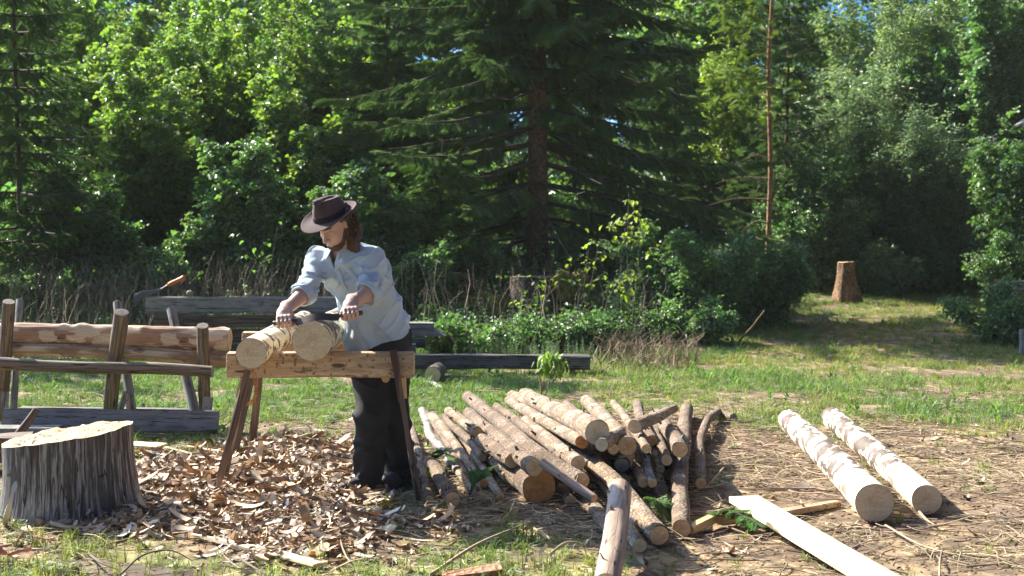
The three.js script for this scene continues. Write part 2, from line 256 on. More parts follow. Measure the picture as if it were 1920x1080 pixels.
{
  const ax = (lo, hi, step, far) => { const a = []; for (let x = lo; x <= hi + 1e-6; x += step) a.push(x); let s = step, x = hi; while (x < far) { s *= 1.35; x += s; a.push(x); } s = step; x = lo; while (x > -far) { s *= 1.35; x -= s; a.unshift(x); } return a; };
  const xs = ax(-8, 10, 0.085, 400), zs = ax(-26, -4, 0.085, 400), P = [], U = [], I = [], n = xs.length;
  for (const z of zs) for (const x of xs) { const c = Math.abs(x) < 12 && z > -30 && z < -3 ? cover(x, z) : null; let y = Math.abs(x) < 60 && z > -70 && z < 20 ? gh(x, z) : (z < 0 ? 1.6 : 0); if (c) y += c.bark * 0.02 * (1 + noise3(x * 6, 1, z * 6)); P.push(x, y, z); U.push(x / 20 + 0.5, (-4 - z) / 20); }
  for (let j = 0; j < zs.length - 1; j++) for (let i = 0; i < n - 1; i++) { const a = j * n + i, b = a + n; I.push(a, b, a + 1, b, b + 1, a + 1); }
  const g = new THREE.BufferGeometry(); g.setAttribute('position', new THREE.Float32BufferAttribute(P, 3)); g.setAttribute('uv', new THREE.Float32BufferAttribute(U, 2)); g.setIndex(I); g.computeVertexNormals();
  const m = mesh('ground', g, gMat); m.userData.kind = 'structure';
}
const halfView = (d) => 0.375 * d + 0.35;
function scatter(n, seed, zNear, zFar, want, put) { // even over the ground that the view takes in
  const R = rng(seed), out = [];
  for (let k = 0; k < n; k++) { const d = Math.sqrt(lerp(zNear * zNear, zFar * zFar, R())), x = (R() * 2 - 1) * halfView(d), c = cover(x, -d); const w = want(c, x, d); if (R() < w) { const e = put(V(x, gh(x, -d), -d), R, c, d); if (e) out.push(e); } }
  return out;
}
// grass: tufts of bent blades
function tuft(seed, n, h, lean, wide) {
  const R = rng(seed), P = [], I = [];
  for (let k = 0; k < n; k++) {
    const a = R() * 6.28, r = R() * 0.045, bx = Math.cos(a) * r, bz = Math.sin(a) * r, b = R() * 6.28, l = h * (0.45 + 0.75 * R()), o = l * lean * (0.3 + R()), w = wide * (0.6 + 0.6 * R()), dx = Math.cos(b), dz = Math.sin(b), i = P.length / 3;
    P.push(bx - dz * w, 0, bz + dx * w, bx + dz * w, 0, bz - dx * w, bx + dx * o * 0.35 - dz * w * 0.8, l * 0.6, bz + dz * o * 0.35 + dx * w * 0.8, bx + dx * o * 0.35 + dz * w * 0.8, l * 0.6, bz + dz * o * 0.35 - dx * w * 0.8, bx + dx * o, l * (1 - 0.25 * lean), bz + dz * o);
    I.push(i, i + 1, i + 2, i + 2, i + 1, i + 3, i + 2, i + 3, i + 4);
  }
  const g = new THREE.BufferGeometry(); g.setAttribute('position', new THREE.Float32BufferAttribute(P, 3)); g.setIndex(I); g.computeVertexNormals(); return g;
}
const leafMat = (r, g, b, o = {}) => new THREE.MeshPhysicalMaterial({ color: lin(r, g, b), roughness: 0.92, transmission: 0.5, thickness: 0, ior: 1.4, side: THREE.DoubleSide, clearcoat: 0.8, clearcoatRoughness: 0.28, ...o });
MAT.grass = leafMat(0.18, 0.27, 0.045, { clearcoat: 0.15 });
MAT.straw = M({ color: lin(0.55, 0.45, 0.29), side: THREE.DoubleSide, roughness: 0.8 });
{
  const lush = [[], [], []];
  scatter(120000, 501, 5.6, 30, (c, x, d) => c.grass * (1 - 0.45 * c.dry) * (d > 9.8 ? 1 : d < 6.9 ? 0.75 : 0.4) + 0.05 * (1 - c.bark) * (1 - c.soil * 0.6), (p, R, c, d) => {
    const g = 0.7 + 0.7 * R(), y = clamp(c.dry * 0.9 + 0.35 * gauss(R)); p.y -= 0.006; const s = (d > 11 ? 0.78 : 0.68) * (0.5 + 0.55 * R() + 0.45 * Math.max(0, noise3(p.x * 2.1, 1, p.z * 2.1)));
    lush[Math.floor(R() * 3)].push({ m: mat4(p, quatE(0, R() * 6.28, 0), V(s * 1.2, s * (0.75 + 0.5 * R()), s * 1.2)), c: lin(g * lerp(0.85, 1.7, y), g * lerp(1.0, 1.15, y), g * lerp(0.8, 1.1, y)) });
  });
  const shapes = [tuft(1, 15, 0.115, 0.55, 0.0032), tuft(2, 13, 0.09, 0.9, 0.0036), tuft(3, 17, 0.075, 1.2, 0.003)];
  shapes.forEach((g, i) => tag(instanced('grass', g, MAT.grass, lush[i]), ['upright green grass growing across the clearing', 'leaning green grass growing across the clearing', 'short trampled grass growing across the clearing'][i], 'grass'));
  // broad-leaved weeds in the grass
  const lf = []; for (let k = 0; k < 7; k++) { const g = leafBlade(0.05 + 0.02 * (k % 3), 0.034, 0.25); g.rotateX(-0.5 - 0.25 * (k % 3)); g.rotateY(k * 0.9 + 0.3); g.translate(0, 0.03 + 0.02 * (k % 4), 0); lf.push(g); }
  const wd = scatter(1500, 505, 9.8, 22, (c) => c.grass * 0.4 + c.forest * 0.5, (p, R) => { const g = 0.7 + 0.7 * R(); return { m: mat4(p, quatE(0.3 * gauss(R), R() * 6.28, 0.3 * gauss(R)), 0.45 + 0.5 * R()), c: lin(0.8 * g, 1.05 * g, 0.9 * g) }; });
  tag(instanced('weed_leaves', mergeGeometries(lf), MAT.grass, wd), 'broad leaved weeds among the grass of the clearing', 'weeds');
}
// a leaf: folded along its midrib, pointing along +z from the origin
function leafBlade(l, w, fold = 0.3) {
  const P = [0, 0, 0, 0, 0, l * 0.45, 0, -l * 0.06, l, -w / 2, w * fold, l * 0.3, -w * 0.42, w * fold * 0.8, l * 0.66, w / 2, w * fold, l * 0.3, w * 0.42, w * fold * 0.8, l * 0.66], I = [0, 1, 3, 1, 4, 3, 1, 2, 4, 0, 5, 1, 1, 5, 6, 1, 6, 2];
  const g = new THREE.BufferGeometry(); g.setAttribute('position', new THREE.Float32BufferAttribute(P, 3)); g.setIndex(I); g.computeVertexNormals(); return g;
}
// dry stalks and straw lying about
{
  const stalk = (seed, l, r, bend) => { const R = rng(seed), p = []; for (let k = 0; k < 4; k++) p.push(V((k / 3 - 0.5) * l, 0.004 + bend * l * (k === 1 || k === 2 ? 0.12 : 0) * R(), gauss(R) * l * 0.07)); return tube(p, [r, r * 0.9, r * 0.5], 3, false, 4); };
  const kinds = [stalk(1, 0.16, 0.0018, 0.4), stalk(2, 0.24, 0.0016, 0.9), stalk(3, 0.11, 0.0024, 0.2)], L = [[], [], []];
  scatter(30000, 511, 5.6, 13, (c, x, d) => (1 - c.forest) * clamp(0.2 + 0.45 * c.soil + 0.45 * c.dry - 0.35 * c.bark + (x > 0.4 && d < 7.4 ? 0.35 : 0)) * smooth(-0.5, 0.35, noise3(x * 1.9, 12, d * 1.9) + 0.5 * noise3(x * 5.3, 13, d * 5.3)), (p, R, c, d) => { const g = 0.35 + 0.95 * R() * R() + 0.2; p.y += 0.004 + 0.012 * R(); L[Math.floor(R() * 3)].push({ m: mat4(p, quatE(0, R() * 6.28, 0.16 * gauss(R)), 0.6 + 0.8 * R()), c: R() < 0.25 ? lin(0.35 * g, 0.32 * g, 0.3 * g) : lin(g, g * 0.97, g * 0.9) }); });
  kinds.forEach((g, i) => tag(instanced('straw', g, MAT.straw, L[i]), ['dry straw stalks lying over the bare soil', 'long bent dry stalks lying over the bare soil', 'short thick dry stalks lying over the bare soil'][i], 'straw'));
  // crumbs of bark and earth
  const chip = new THREE.IcosahedronGeometry(0.011, 0); chip.scale(1.5, 0.45, 1);
  const cs = scatter(22000, 513, 5.6, 12, (c) => clamp(c.soil * 0.8 + c.bark * 0.7 + 0.12), (p, R) => { const g = 0.5 + 0.9 * R() * R(); return { m: mat4(p.add(V(0, 0.001, 0)), quatE(0.5 * gauss(R), R() * 6.28, 0.5 * gauss(R)), V(0.4 + 0.9 * R(), 0.4 + 0.6 * R(), 0.4 + 0.8 * R())), c: lin(g, g * 0.82, g * 0.62) }; });
  tag(instanced('soil_crumbs', chip, M({ color: lin(0.34, 0.27, 0.2), roughness: 1 }), cs), 'crumbs of bark and earth over the worn soil', 'soil crumbs', null, 'stuff');
}

// ------------------------------------------------------------------ trees, shrubs, undergrowth
MAT.leafBright = leafMat(0.20, 0.34, 0.035, { transmission: 0.66 });
MAT.leafMid = leafMat(0.12, 0.255, 0.045, { transmission: 0.6 });
MAT.leafPale = leafMat(0.20, 0.31, 0.11, { transmission: 0.62 });
MAT.needle = leafMat(0.10, 0.185, 0.045, { transmission: 0.45, clearcoat: 0.2 });
MAT.deadTwig = M({ color: lin(0.085, 0.065, 0.052), roughness: 1 });
MAT.trunkGray = M({ map: barkS, bumpMap: barkSb, bumpScale: 0.004, color: lin(0.5, 0.45, 0.4) });
function sprig(seed, n, size, leaf, w) { // a twig end with leaves round it
  const R = rng(seed), gs = [];
  for (let k = 0; k < n; k++) { const g = leafBlade(leaf * (0.7 + 0.5 * R()), leaf * w * (0.8 + 0.4 * R()), 0.22 + 0.25 * R()); g.rotateZ(gauss(R) * 0.9); g.rotateX(0.5 * gauss(R) + 0.25); g.rotateY(R() * 6.28); g.translate(gauss(R) * size * 0.55, gauss(R) * size * 0.4, gauss(R) * size * 0.55); gs.push(g); }
  return mergeGeometries(gs);
}
const SPRIG = { alder: [1, 2].map((k) => sprig(k, 13, 0.26, 0.095, 0.8)), small: [3, 4].map((k) => sprig(k, 15, 0.22, 0.062, 0.7)), willow: [5, 6].map((k) => sprig(k, 20, 0.28, 0.10, 0.36)), far: [7, 8].map((k) => sprig(k, 16, 0.5, 0.16, 0.7)) };
function leafyTree(name, label, category, group, p, o) {
  const { h = 8, rx = 1.6, low = 0.3, stems = 2, n = 3000, kind = 'alder', mat = MAT.leafMid, seed = 1, r0 = 0.07, tint = [1, 1, 1], clumps = 70, cl = 0.42, lean = 0, trunkMat = MAT.trunkGray, scale = 1 } = o, R = rng(seed), base = V(p.x, gh(p.x, p.z), p.z), t = thing(name, label, category, base, group);
  // upright shoots, each with its own height and leaves along it
  const wood = [], sh = [], ns = Math.max(5, Math.round(clumps / 3.2)), lists = [[], []];
  for (let k = 0; k < ns; k++) { const a = R() * 6.28, r = rx * Math.sqrt(R()) * 0.95, hh = h * (0.55 + 0.52 * R()) * (1.05 - 0.3 * r / rx), b = V(gauss(R) * 0.12 * Math.min(1, stems / 2), -0.08, gauss(R) * 0.12), top = V(Math.cos(a) * r + lean, hh, Math.sin(a) * r * 0.85), m1 = b.clone().lerp(top, 0.35).add(V(-Math.cos(a) * r * 0.12 + gauss(R) * 0.1, 0.05, gauss(R) * 0.1)), m2 = b.clone().lerp(top, 0.7).add(V(gauss(R) * 0.12, 0, gauss(R) * 0.12)), main = k < stems; const q = [b, m1, m2, top]; wood.push(tube(q, main ? [r0, r0 * 0.75, r0 * 0.45, 0.006] : [r0 * 0.4, r0 * 0.3, r0 * 0.18, 0.004], main ? 8 : 5, false, 10)); sh.push({ c: new THREE.CatmullRomCurve3(q), hh, v0: clamp(low / hh + 0.06 * R()) }); for (let i = 0; i < 4; i++) { const t = 0.3 + 0.6 * R(), p0 = sh[k].c.getPoint(t), e = p0.clone().add(V(gauss(R) * 0.5, 0.1 + 0.25 * R(), gauss(R) * 0.5).multiplyScalar(Math.min(1, rx))); wood.push(tube([p0, e], [0.008, 0.002], 4, false)); } }
  mesh('trunk', mergeGeometries(wood).translate(base.x, base.y, base.z), trunkMat, t);
  for (let k = 0; k < n; k++) { const s = sh[Math.floor(R() * ns)], v = lerp(s.v0, 1.03, Math.pow(R(), 0.85)), w = cl * (1.25 - 0.75 * v) * Math.min(1, rx + 0.1), q = s.c.getPoint(Math.min(1, v)).add(V(gauss(R) * w, gauss(R) * w * 0.55 + (v > 1 ? 0.1 : 0), gauss(R) * w)); if (q.y < 0.05) continue; const g = 0.72 + 0.56 * R(); lists[k % 2].push({ m: mat4(q, quatE(0.5 * gauss(R), R() * 6.28, 0.5 * gauss(R)), scale * (0.6 + 0.7 * R())), c: lin(g * tint[0] * (0.88 + 0.3 * R()), g * tint[1], g * tint[2]) }); }
  lists.forEach((l, i) => instanced(i ? 'foliage' : 'crown', SPRIG[kind][i], mat, l, t));
  return t;
}
// spruce: whorled drooping branches with flat sprays of needled twigs
MAT.barkT = M({ map: barkA, bumpMap: barkAb, bumpScale: 0.012, color: lin(0.85, 0.68, 0.6), roughness: 0.97 });
function spray(seed) {
  const R = rng(seed), P = [], I = []; const blade = (a, d, l, w) => { for (const s of [V(0, 1, 0), null]) { const side = s ? V(0, 0, 0).crossVectors(d, s).normalize() : V(0, 0, 0).crossVectors(d, V(0, 0, 0).crossVectors(d, V(0, 1, 0)).normalize()).normalize(), i = P.length / 3, m = a.clone().addScaledVector(d, l * 0.4), e = a.clone().addScaledVector(d, l); for (const q of [a.clone().addScaledVector(side, w * 0.35), a.clone().addScaledVector(side, -w * 0.35), m.clone().addScaledVector(side, w / 2), m.clone().addScaledVector(side, -w / 2), e]) P.push(q.x, q.y, q.z); I.push(i, i + 1, i + 2, i + 2, i + 1, i + 3, i + 2, i + 3, i + 4); } };
  blade(V(0, 0, 0), V(1, -0.1, 0).normalize(), 1, 0.06);
  for (let k = 0; k < 8; k++) for (const s of [-1, 1]) { const x = 0.06 + k * 0.11 + 0.03 * R(), l = (0.46 - 0.3 * x) * (0.75 + 0.4 * R()); blade(V(x, -0.1 * x, 0), V(0.75, -0.35 * R() - 0.08, s * 0.8).normalize(), l, 0.062); if (k < 5) blade(V(x + l * 0.3, -0.1 * x - l * 0.08, s * l * 0.3), V(0.95, -0.3, s * 0.15).normalize(), l * 0.5, 0.055); }
  const g = new THREE.BufferGeometry(); g.setAttribute('position', new THREE.Float32BufferAttribute(P, 3)); g.setIndex(I); g.computeVertexNormals(); return g;
}
const SPRAY = [spray(1), spray(2)];
function spruce(name, label, group, p, o) {
  const { h = 12, r0 = 0.2, L0 = 3, low = 0.5, step = 0.3, per = 6, droop = 0.35, gap = 0.11, size = 0.34, seed = 1, tint = [1, 1, 1], mat = MAT.needle, trunkMat = MAT.barkC, bare = 0, open = 0 } = o, R = rng(seed), base = V(p.x, gh(p.x, p.z), p.z), t = thing(name, label, 'tree', base, group);
  mesh('trunk', tube([base.clone().add(V(0, -0.15, 0)), base.clone().add(V(0.02, h * 0.03, 0)), base.clone().add(V(gauss(R) * 0.06, h * 0.33, 0)), base.clone().add(V(gauss(R) * 0.06, h * 0.66, 0)), base.clone().add(V(0, h, 0))], [r0 * 1.5, r0, r0 * 0.72, r0 * 0.4, 0.01], 14, true, 30), trunkMat, t);
  const wood = [], lists = [[], []], ax = V(1, 0, 0);
  for (let y = low; y < h - 0.15; y += step * (0.7 + 0.6 * R()) * (y > 7 ? 1.6 : 1)) {
    const n = Math.max(3, Math.round(per * (0.7 + 0.6 * R()))), a0 = R() * 6.28;
    for (let k = 0; k < n; k++) {
      const a = a0 + (k + 0.6 * R()) / n * 6.28, L = L0 * Math.pow(1 - y / (h * 1.03), 0.75) * (0.55 + 0.55 * R()) + 0.15, dx = Math.cos(a), dz = Math.sin(a), d = droop * (0.6 + 0.8 * R()), at = (s) => V(dx * L * s, y - L * d * Math.pow(s, 1.4) + L * 0.16 * s * s * s + 0.05 * s, dz * L * s);
      const pts = [0, 0.35, 0.7, 1].map(at); wood.push(tube(pts, [0.012 + L * 0.007, 0.01 + L * 0.003, 0.004], 4, false, 5)); if (y < bare && R() < 0.75) continue; const facing = y < open && y > 1.4 && dz > 0.2; if (facing && Math.abs(dx) < 0.5 && R() < 0.9) continue;
      const big = y > 7 ? 2 : 1;
      for (let s = (y < open ? 0.2 : 0.1) + 0.1 * R(); s < 1.02; s += gap * big / L * (0.7 + 0.6 * R())) {
        const q = at(s), q2 = at(s + 0.05), tan = q2.clone().sub(q).normalize(), side = R() < 0.5 ? -1 : 1, tip = smooth(0.85, 1, s), yaw = side * (0.95 - 0.8 * tip) * (0.7 + 0.5 * R()), dir = tan.clone().applyAxisAngle(V(0, 1, 0), yaw); dir.y -= (0.3 + 1.1 * R() * R()) * (1 - 0.8 * tip); dir.normalize();
        const qt = new THREE.Quaternion().setFromUnitVectors(ax, dir).multiply(new THREE.Quaternion().setFromAxisAngle(ax, gauss(R) * 1.1)), sc = size * big * (0.6 + 0.7 * R()) * (0.75 + 0.35 * (1 - s)), g = 0.7 + 0.6 * R();
        lists[R() < 0.5 ? 0 : 1].push({ m: mat4(q, qt, sc), c: lin(g * tint[0] * lerp(1, 1.35, tip), g * tint[1] * lerp(1, 1.25, tip), g * tint[2]) });
      }
    }
  }
  part('branches', mergeGeometries(wood), MAT.deadTwig, t).userData.kind = 'stuff';
  lists.forEach((l, i) => instanced(i ? 'needles' : 'crown', SPRAY[i], mat, l, t));
  return t;
}
const at = (px, d) => V((px - 960) * d / FPX, 0, -d);
spruce('spruce_tree', 'large dark spruce with thick trunk and drooping boughs behind the mossy stump', null, at(1005, 24), { h: 13, r0: 0.21, L0: 4.2, low: 0.9, step: 0.3, per: 7, droop: 0.34, gap: 0.036, size: 0.38, seed: 41, bare: 1.2, open: 3.9, trunkMat: MAT.barkT });
spruce('spruce_tree', 'slim young spruce with dark straight trunk at the far left edge', null, at(38, 20.5), { h: 7.5, r0: 0.05, L0: 1.5, low: 1.1, step: 0.26, per: 5, droop: 0.2, gap: 0.06, size: 0.30, seed: 43, trunkMat: MAT.barkC });
spruce('spruce_tree', 'small spruce with light green tips between the man and the thick spruce trunk', null, at(830, 22.4), { h: 2.9, r0: 0.04, L0: 1.25, low: 0.4, step: 0.2, per: 6, droop: 0.1, gap: 0.05, size: 0.28, seed: 45, tint: [1.5, 1.5, 1.1] });
spruce('spruce_tree', 'narrow spruce with upswept branches beside the thin orange trunk', null, at(1474, 28.6), { h: 7.6, r0: 0.055, L0: 1.35, low: 0.5, step: 0.27, per: 5, droop: -0.12, gap: 0.06, size: 0.3, seed: 47 });
spruce('spruce_tree', 'shaded spruce left of the thin orange trunk, behind the big one', null, at(1265, 32), { h: 5.6, r0: 0.1, L0: 1.8, low: 0.6, step: 0.3, per: 6, droop: 0.2, gap: 0.06, size: 0.38, seed: 49 });
spruce('spruce_tree', 'bushy spruce filling the shade to the left of the thick trunk', null, at(730, 26.5), { h: 7.4, r0: 0.09, L0: 2.2, low: 0.5, step: 0.3, per: 6, droop: 0.2, gap: 0.06, size: 0.38, seed: 51 });
{ // thin orange trunk, nearly bare
  const p = at(1437, 27.2), base = V(p.x, gh(p.x, p.z), p.z), t = thing('pine_tree', 'thin bare orange barked pine trunk lit by the sun', 'tree', base), R = rng(71);
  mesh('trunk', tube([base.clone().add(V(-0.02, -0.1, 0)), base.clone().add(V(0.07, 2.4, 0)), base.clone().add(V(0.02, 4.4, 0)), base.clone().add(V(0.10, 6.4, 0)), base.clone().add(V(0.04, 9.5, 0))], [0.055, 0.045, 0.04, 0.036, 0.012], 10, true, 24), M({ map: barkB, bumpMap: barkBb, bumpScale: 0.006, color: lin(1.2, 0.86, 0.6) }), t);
  for (let k = 0; k < 13; k++) { const y = 0.9 + k * 0.42 + 0.2 * R(), a = k % 3 ? 3.0 + gauss(R) * 0.9 : R() * 6.28, l = 0.35 + 0.9 * R(), q = base.clone().add(V(0, y, 0)); mesh('branch', tube([q, q.clone().add(V(Math.cos(a) * l * 0.5, 0.02, Math.sin(a) * l * 0.5)), q.clone().add(V(Math.cos(a) * l, -0.08 - 0.12 * R(), Math.sin(a) * l))], [0.014, 0.009, 0.003], 5, false, 6), M({ color: lin(0.30, 0.2, 0.12) }), t); }
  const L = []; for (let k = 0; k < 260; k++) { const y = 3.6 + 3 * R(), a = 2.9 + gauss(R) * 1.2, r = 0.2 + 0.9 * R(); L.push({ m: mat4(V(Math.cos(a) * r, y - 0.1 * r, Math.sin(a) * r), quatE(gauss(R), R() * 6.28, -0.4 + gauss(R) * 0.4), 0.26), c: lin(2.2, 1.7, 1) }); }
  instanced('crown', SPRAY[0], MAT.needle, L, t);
}
// leafy trees along the left edge of the forest
const LT = (lab, px, d, o) => leafyTree('alder_tree', lab, 'tree', 'leafy trees at the forest edge', at(px, d), o);
LT('low leafy bush tree right of the left spruce trunk', 150, 21.7, { h: 2.9, rx: 1.0, low: 0.2, n: 1700, mat: MAT.leafMid, seed: 101, stems: 3, clumps: 45 });
LT('bright leafy tree over the orange billhook', 285, 23.6, { h: 4.5, rx: 1.35, low: 0.4, n: 2500, mat: MAT.leafBright, seed: 103, stems: 3, clumps: 65 });
LT('dense low leafy bush midway between billhook and hat', 430, 21.6, { h: 2.8, rx: 1.1, low: 0.2, n: 1800, mat: MAT.leafMid, seed: 105, stems: 3, clumps: 45 });
LT('leafy tree with glinting leaves above the brown hat', 560, 23.8, { h: 4.3, rx: 1.35, low: 0.3, n: 2500, mat: MAT.leafBright, seed: 107, stems: 2, clumps: 65 });
LT('low shaded leafy bush just right of the hat', 675, 21.8, { h: 2.6, rx: 0.95, low: 0.2, n: 1500, mat: MAT.leafMid, seed: 109, stems: 2, clumps: 40 });
LT('yellow green leafy tree behind the left spruce', 55, 24, { h: 4.4, rx: 1.3, low: 0.5, n: 2200, mat: MAT.leafBright, seed: 111, stems: 2 });
LT('sunlit leafy tree in the second rank at upper left', 190, 26.6, { h: 6.0, rx: 1.5, low: 0.8, n: 2600, mat: MAT.leafBright, seed: 113 });
LT('sunlit leafy tree in the second rank above the billhook', 365, 26.4, { h: 5.9, rx: 1.4, low: 0.8, n: 2500, mat: MAT.leafBright, seed: 115 });
LT('leafy tree in the second rank behind the hat', 500, 27, { h: 6.3, rx: 1.5, low: 0.8, n: 2600, mat: MAT.leafBright, seed: 117 });
LT('leafy tree of the second rank above the shirt', 660, 27.5, { h: 6.2, rx: 1.4, low: 0.8, n: 2400, mat: MAT.leafBright, seed: 119 });
LT('tall leafy tree at the back of the upper left corner', 90, 30, { h: 7.6, rx: 1.8, low: 1.5, n: 2600, mat: MAT.leafBright, seed: 116, scale: 1.15 });
LT('tall leafy tree at the back above the billhook', 290, 30.5, { h: 7.8, rx: 1.8, low: 1.5, n: 2600, mat: MAT.leafBright, seed: 118, scale: 1.15 });
// right half: willows and hazels round the little clearing
const WT = (lab, px, d, o) => leafyTree('willow_tree', lab, 'tree', 'leafy trees behind the small clearing', at(px, d), { kind: 'willow', ...o });
WT('pale leafy willow behind the tall cut stump', 1610, 30, { h: 4.7, rx: 1.8, low: 0.4, n: 2300, mat: MAT.leafPale, seed: 121, stems: 3, clumps: 90 });
WT('tall pale willow right of the cut stump', 1745, 29, { h: 4.0, rx: 1.6, low: 0.3, n: 2000, mat: MAT.leafPale, seed: 123, stems: 3, clumps: 85, tint: [0.8, 0.85, 0.8] });
WT('bright willow at upper right above the roof corner', 1700, 34, { h: 8.0, rx: 2.4, low: 0.8, n: 4400, mat: MAT.leafPale, seed: 125, stems: 3, clumps: 95, scale: 1.25, tint: [1.15, 1.1, 0.9] });
leafyTree('hazel_tree', 'big leafed hazel against the right edge under the roof corner', 'tree', 'leafy trees behind the small clearing', at(1925, 26.5), { h: 3.8, rx: 1.3, low: 0.3, n: 2300, mat: MAT.leafMid, seed: 127, stems: 3, clumps: 80 });
leafyTree('hazel_tree', 'dark hazel between the narrow spruce and the cut stump', 'tree', 'leafy trees behind the small clearing', at(1530, 28), { h: 3.0, rx: 1.1, low: 0.2, n: 2000, mat: MAT.leafMid, seed: 129, stems: 3, kind: 'small' });
leafyTree('birch_tree', 'yellow green birch glowing behind the narrow spruce', 'tree', 'leafy trees behind the small clearing', at(1395, 33), { h: 6.0, rx: 1.4, low: 0.6, n: 4000, mat: MAT.leafBright, seed: 131, stems: 2, kind: 'small', scale: 1.3, tint: [1.25, 1.1, 0.9] });
leafyTree('birch_tree', 'tall birch filling the upper right corner', 'tree', 'leafy trees behind the small clearing', at(1850, 31.5), { h: 6.6, rx: 2.0, low: 1, n: 3800, mat: MAT.leafMid, seed: 133, stems: 2, kind: 'alder', scale: 1.2 });
// trees outside the left of the frame whose shade dapples the rack
leafyTree('alder_tree', 'leafy tree beyond the left edge that shades the log rack', 'tree', 'trees beyond the left edge', V(-11.8, 0, -17), { h: 7.3, rx: 1.8, low: 2.2, n: 1500, seed: 141, scale: 1.4 });
leafyTree('alder_tree', 'sparse leafy tree beyond the left edge near the clearing', 'tree', 'trees beyond the left edge', V(-13.5, 0, -22), { h: 8.5, rx: 2.2, low: 2, n: 1700, seed: 143, scale: 1.5 });
// shrubs at the foot of the forest
const SH = (lab, px, d, o) => leafyTree('shrub', lab, 'shrub', 'shrubs at the foot of the forest', at(px, d), { kind: 'small', stems: 4, r0: 0.02, low: 0.05, cl: 0.26, clumps: 34, ...o });
SH('dark rounded shrub right of the mossy stump', 1330, 20.2, { h: 1.5, rx: 0.85, n: 1360, seed: 151, mat: MAT.leafMid });
SH('low dark shrub at the edge of the small clearing', 1425, 21.2, { h: 1.35, rx: 0.8, n: 1224, seed: 153, mat: MAT.leafMid });
SH('leafy shrub tucked behind the yellowing sapling', 1235, 20.8, { h: 1.6, rx: 0.7, n: 1020, seed: 155, mat: MAT.leafMid });
SH('nettle shrub under the left spruce', 60, 19.8, { h: 0.95, rx: 0.8, n: 748, seed: 157, mat: MAT.leafMid });
SH('shaded shrub behind the log rack posts', 190, 20.6, { h: 1.1, rx: 0.9, n: 816, seed: 159, mat: MAT.leafMid });
SH('shaded shrub behind the billhook', 330, 20.6, { h: 1.2, rx: 0.9, n: 884, seed: 161, mat: MAT.leafMid });
SH("shrub behind the man's rolled sleeve", 500, 20.8, { h: 1.35, rx: 0.9, n: 1020, seed: 163, mat: MAT.leafMid });
SH('speckled shrub close behind the blue shirt', 770, 20.8, { h: 1.5, rx: 0.8, n: 1088, seed: 165, mat: MAT.leafMid });
SH('shrub on the mossy mound', 915, 22.0, { h: 1.3, rx: 0.7, n: 816, seed: 167, mat: MAT.leafMid });
SH('leafy shrub at the lower right edge beneath the hazel', 1890, 18.5, { h: 0.75, rx: 0.75, n: 884, seed: 169, mat: MAT.leafMid });
SH('shrub behind the grey fallen log at the right edge', 1925, 23, { h: 1.3, rx: 0.9, n: 1156, seed: 171, mat: MAT.leafMid });
SH('pale green bush behind the cut stump', 1640, 27.6, { h: 1.1, rx: 0.9, n: 884, seed: 173, mat: MAT.leafPale });
SH('dark bush right of the cut stump', 1770, 28.5, { h: 1.0, rx: 1.0, n: 1156, seed: 175, mat: MAT.leafMid });
SH('fringe of bramble in front of the dark rounded shrub', 1290, 18.6, { h: 0.5, rx: 0.7, n: 544, seed: 177, mat: MAT.leafMid });
SH('bramble leaves below the mossy stump', 1150, 19.4, { h: 0.4, rx: 0.75, n: 680, seed: 179, mat: MAT.leafMid });
SH('bramble growing over the brush mound', 860, 19.8, { h: 0.35, rx: 0.6, n: 612, seed: 181, mat: MAT.leafMid });
SH('low brush of leaves right behind the long beam', 850, 17.4, { h: 0.38, rx: 0.8, n: 400, seed: 183, mat: MAT.leafMid });
SH('tangle of brambles behind the drooping shoot', 985, 17.8, { h: 0.36, rx: 0.8, n: 400, seed: 185, mat: MAT.leafMid });
SH('tuft of nettles behind the end of the long beam', 1105, 17.9, { h: 0.42, rx: 0.7, n: 400, seed: 187, mat: MAT.leafMid });
// saplings with few yellowing leaves
function sapling(label, px, d, h, n, seed, mat, tint) {
  const p = at(px, d), base = V(p.x, gh(p.x, p.z), p.z), R = rng(seed), t = thing('sapling', label, 'sapling', base, 'thin saplings before the forest'), tips = [], gs = [];
  for (let s = 0; s < 3; s++) { const e = base.clone().add(V(gauss(R) * 0.35, h * (0.7 + 0.3 * R()), gauss(R) * 0.2)), m = base.clone().lerp(e, 0.5).add(V(gauss(R) * 0.1, 0, 0)); gs.push(tube([base.clone().add(V(gauss(R) * 0.1, -0.05, 0)), m, e], [0.011, 0.008, 0.003], 5, false, 8)); for (let k = 0; k < 6; k++) { const q = base.clone().lerp(m, 0.3).lerp(e, 0.15 + 0.8 * R()), b = q.clone().add(V(gauss(R) * 0.3, 0.12 + 0.1 * R(), gauss(R) * 0.25)); gs.push(tube([q, b], [0.004, 0.002], 4, false)); tips.push(q.clone().lerp(b, 0.6), b); } }
  mesh('trunk', mergeGeometries(gs), MAT.trunkGray, t);
  const g = leafBlade(0.075, 0.052, 0.25), L = []; for (let k = 0; k < n; k++) { const q = tips[Math.floor(R() * tips.length)].clone().sub(base).add(V(gauss(R) * 0.1, gauss(R) * 0.08, gauss(R) * 0.1)), c = 0.7 + 0.6 * R(); L.push({ m: mat4(q, quatE(0.6 + 0.6 * gauss(R), R() * 6.28, gauss(R) * 0.6), 0.7 + 0.6 * R()), c: lin(c * tint[0], c * tint[1], c * tint[2]) }); }
  instanced('crown', g, mat, L, t);
}
sapling('thin sapling with yellowing leaves right of the mossy stump', 1178, 18.6, 2.05, 170, 191, MAT.leafBright, [1.5, 1.25, 1.0]);
sapling('thin bare stemmed sapling beside the mossy stump', 1090, 18.9, 1.5, 60, 193, MAT.leafBright, [1.3, 1.15, 1]);
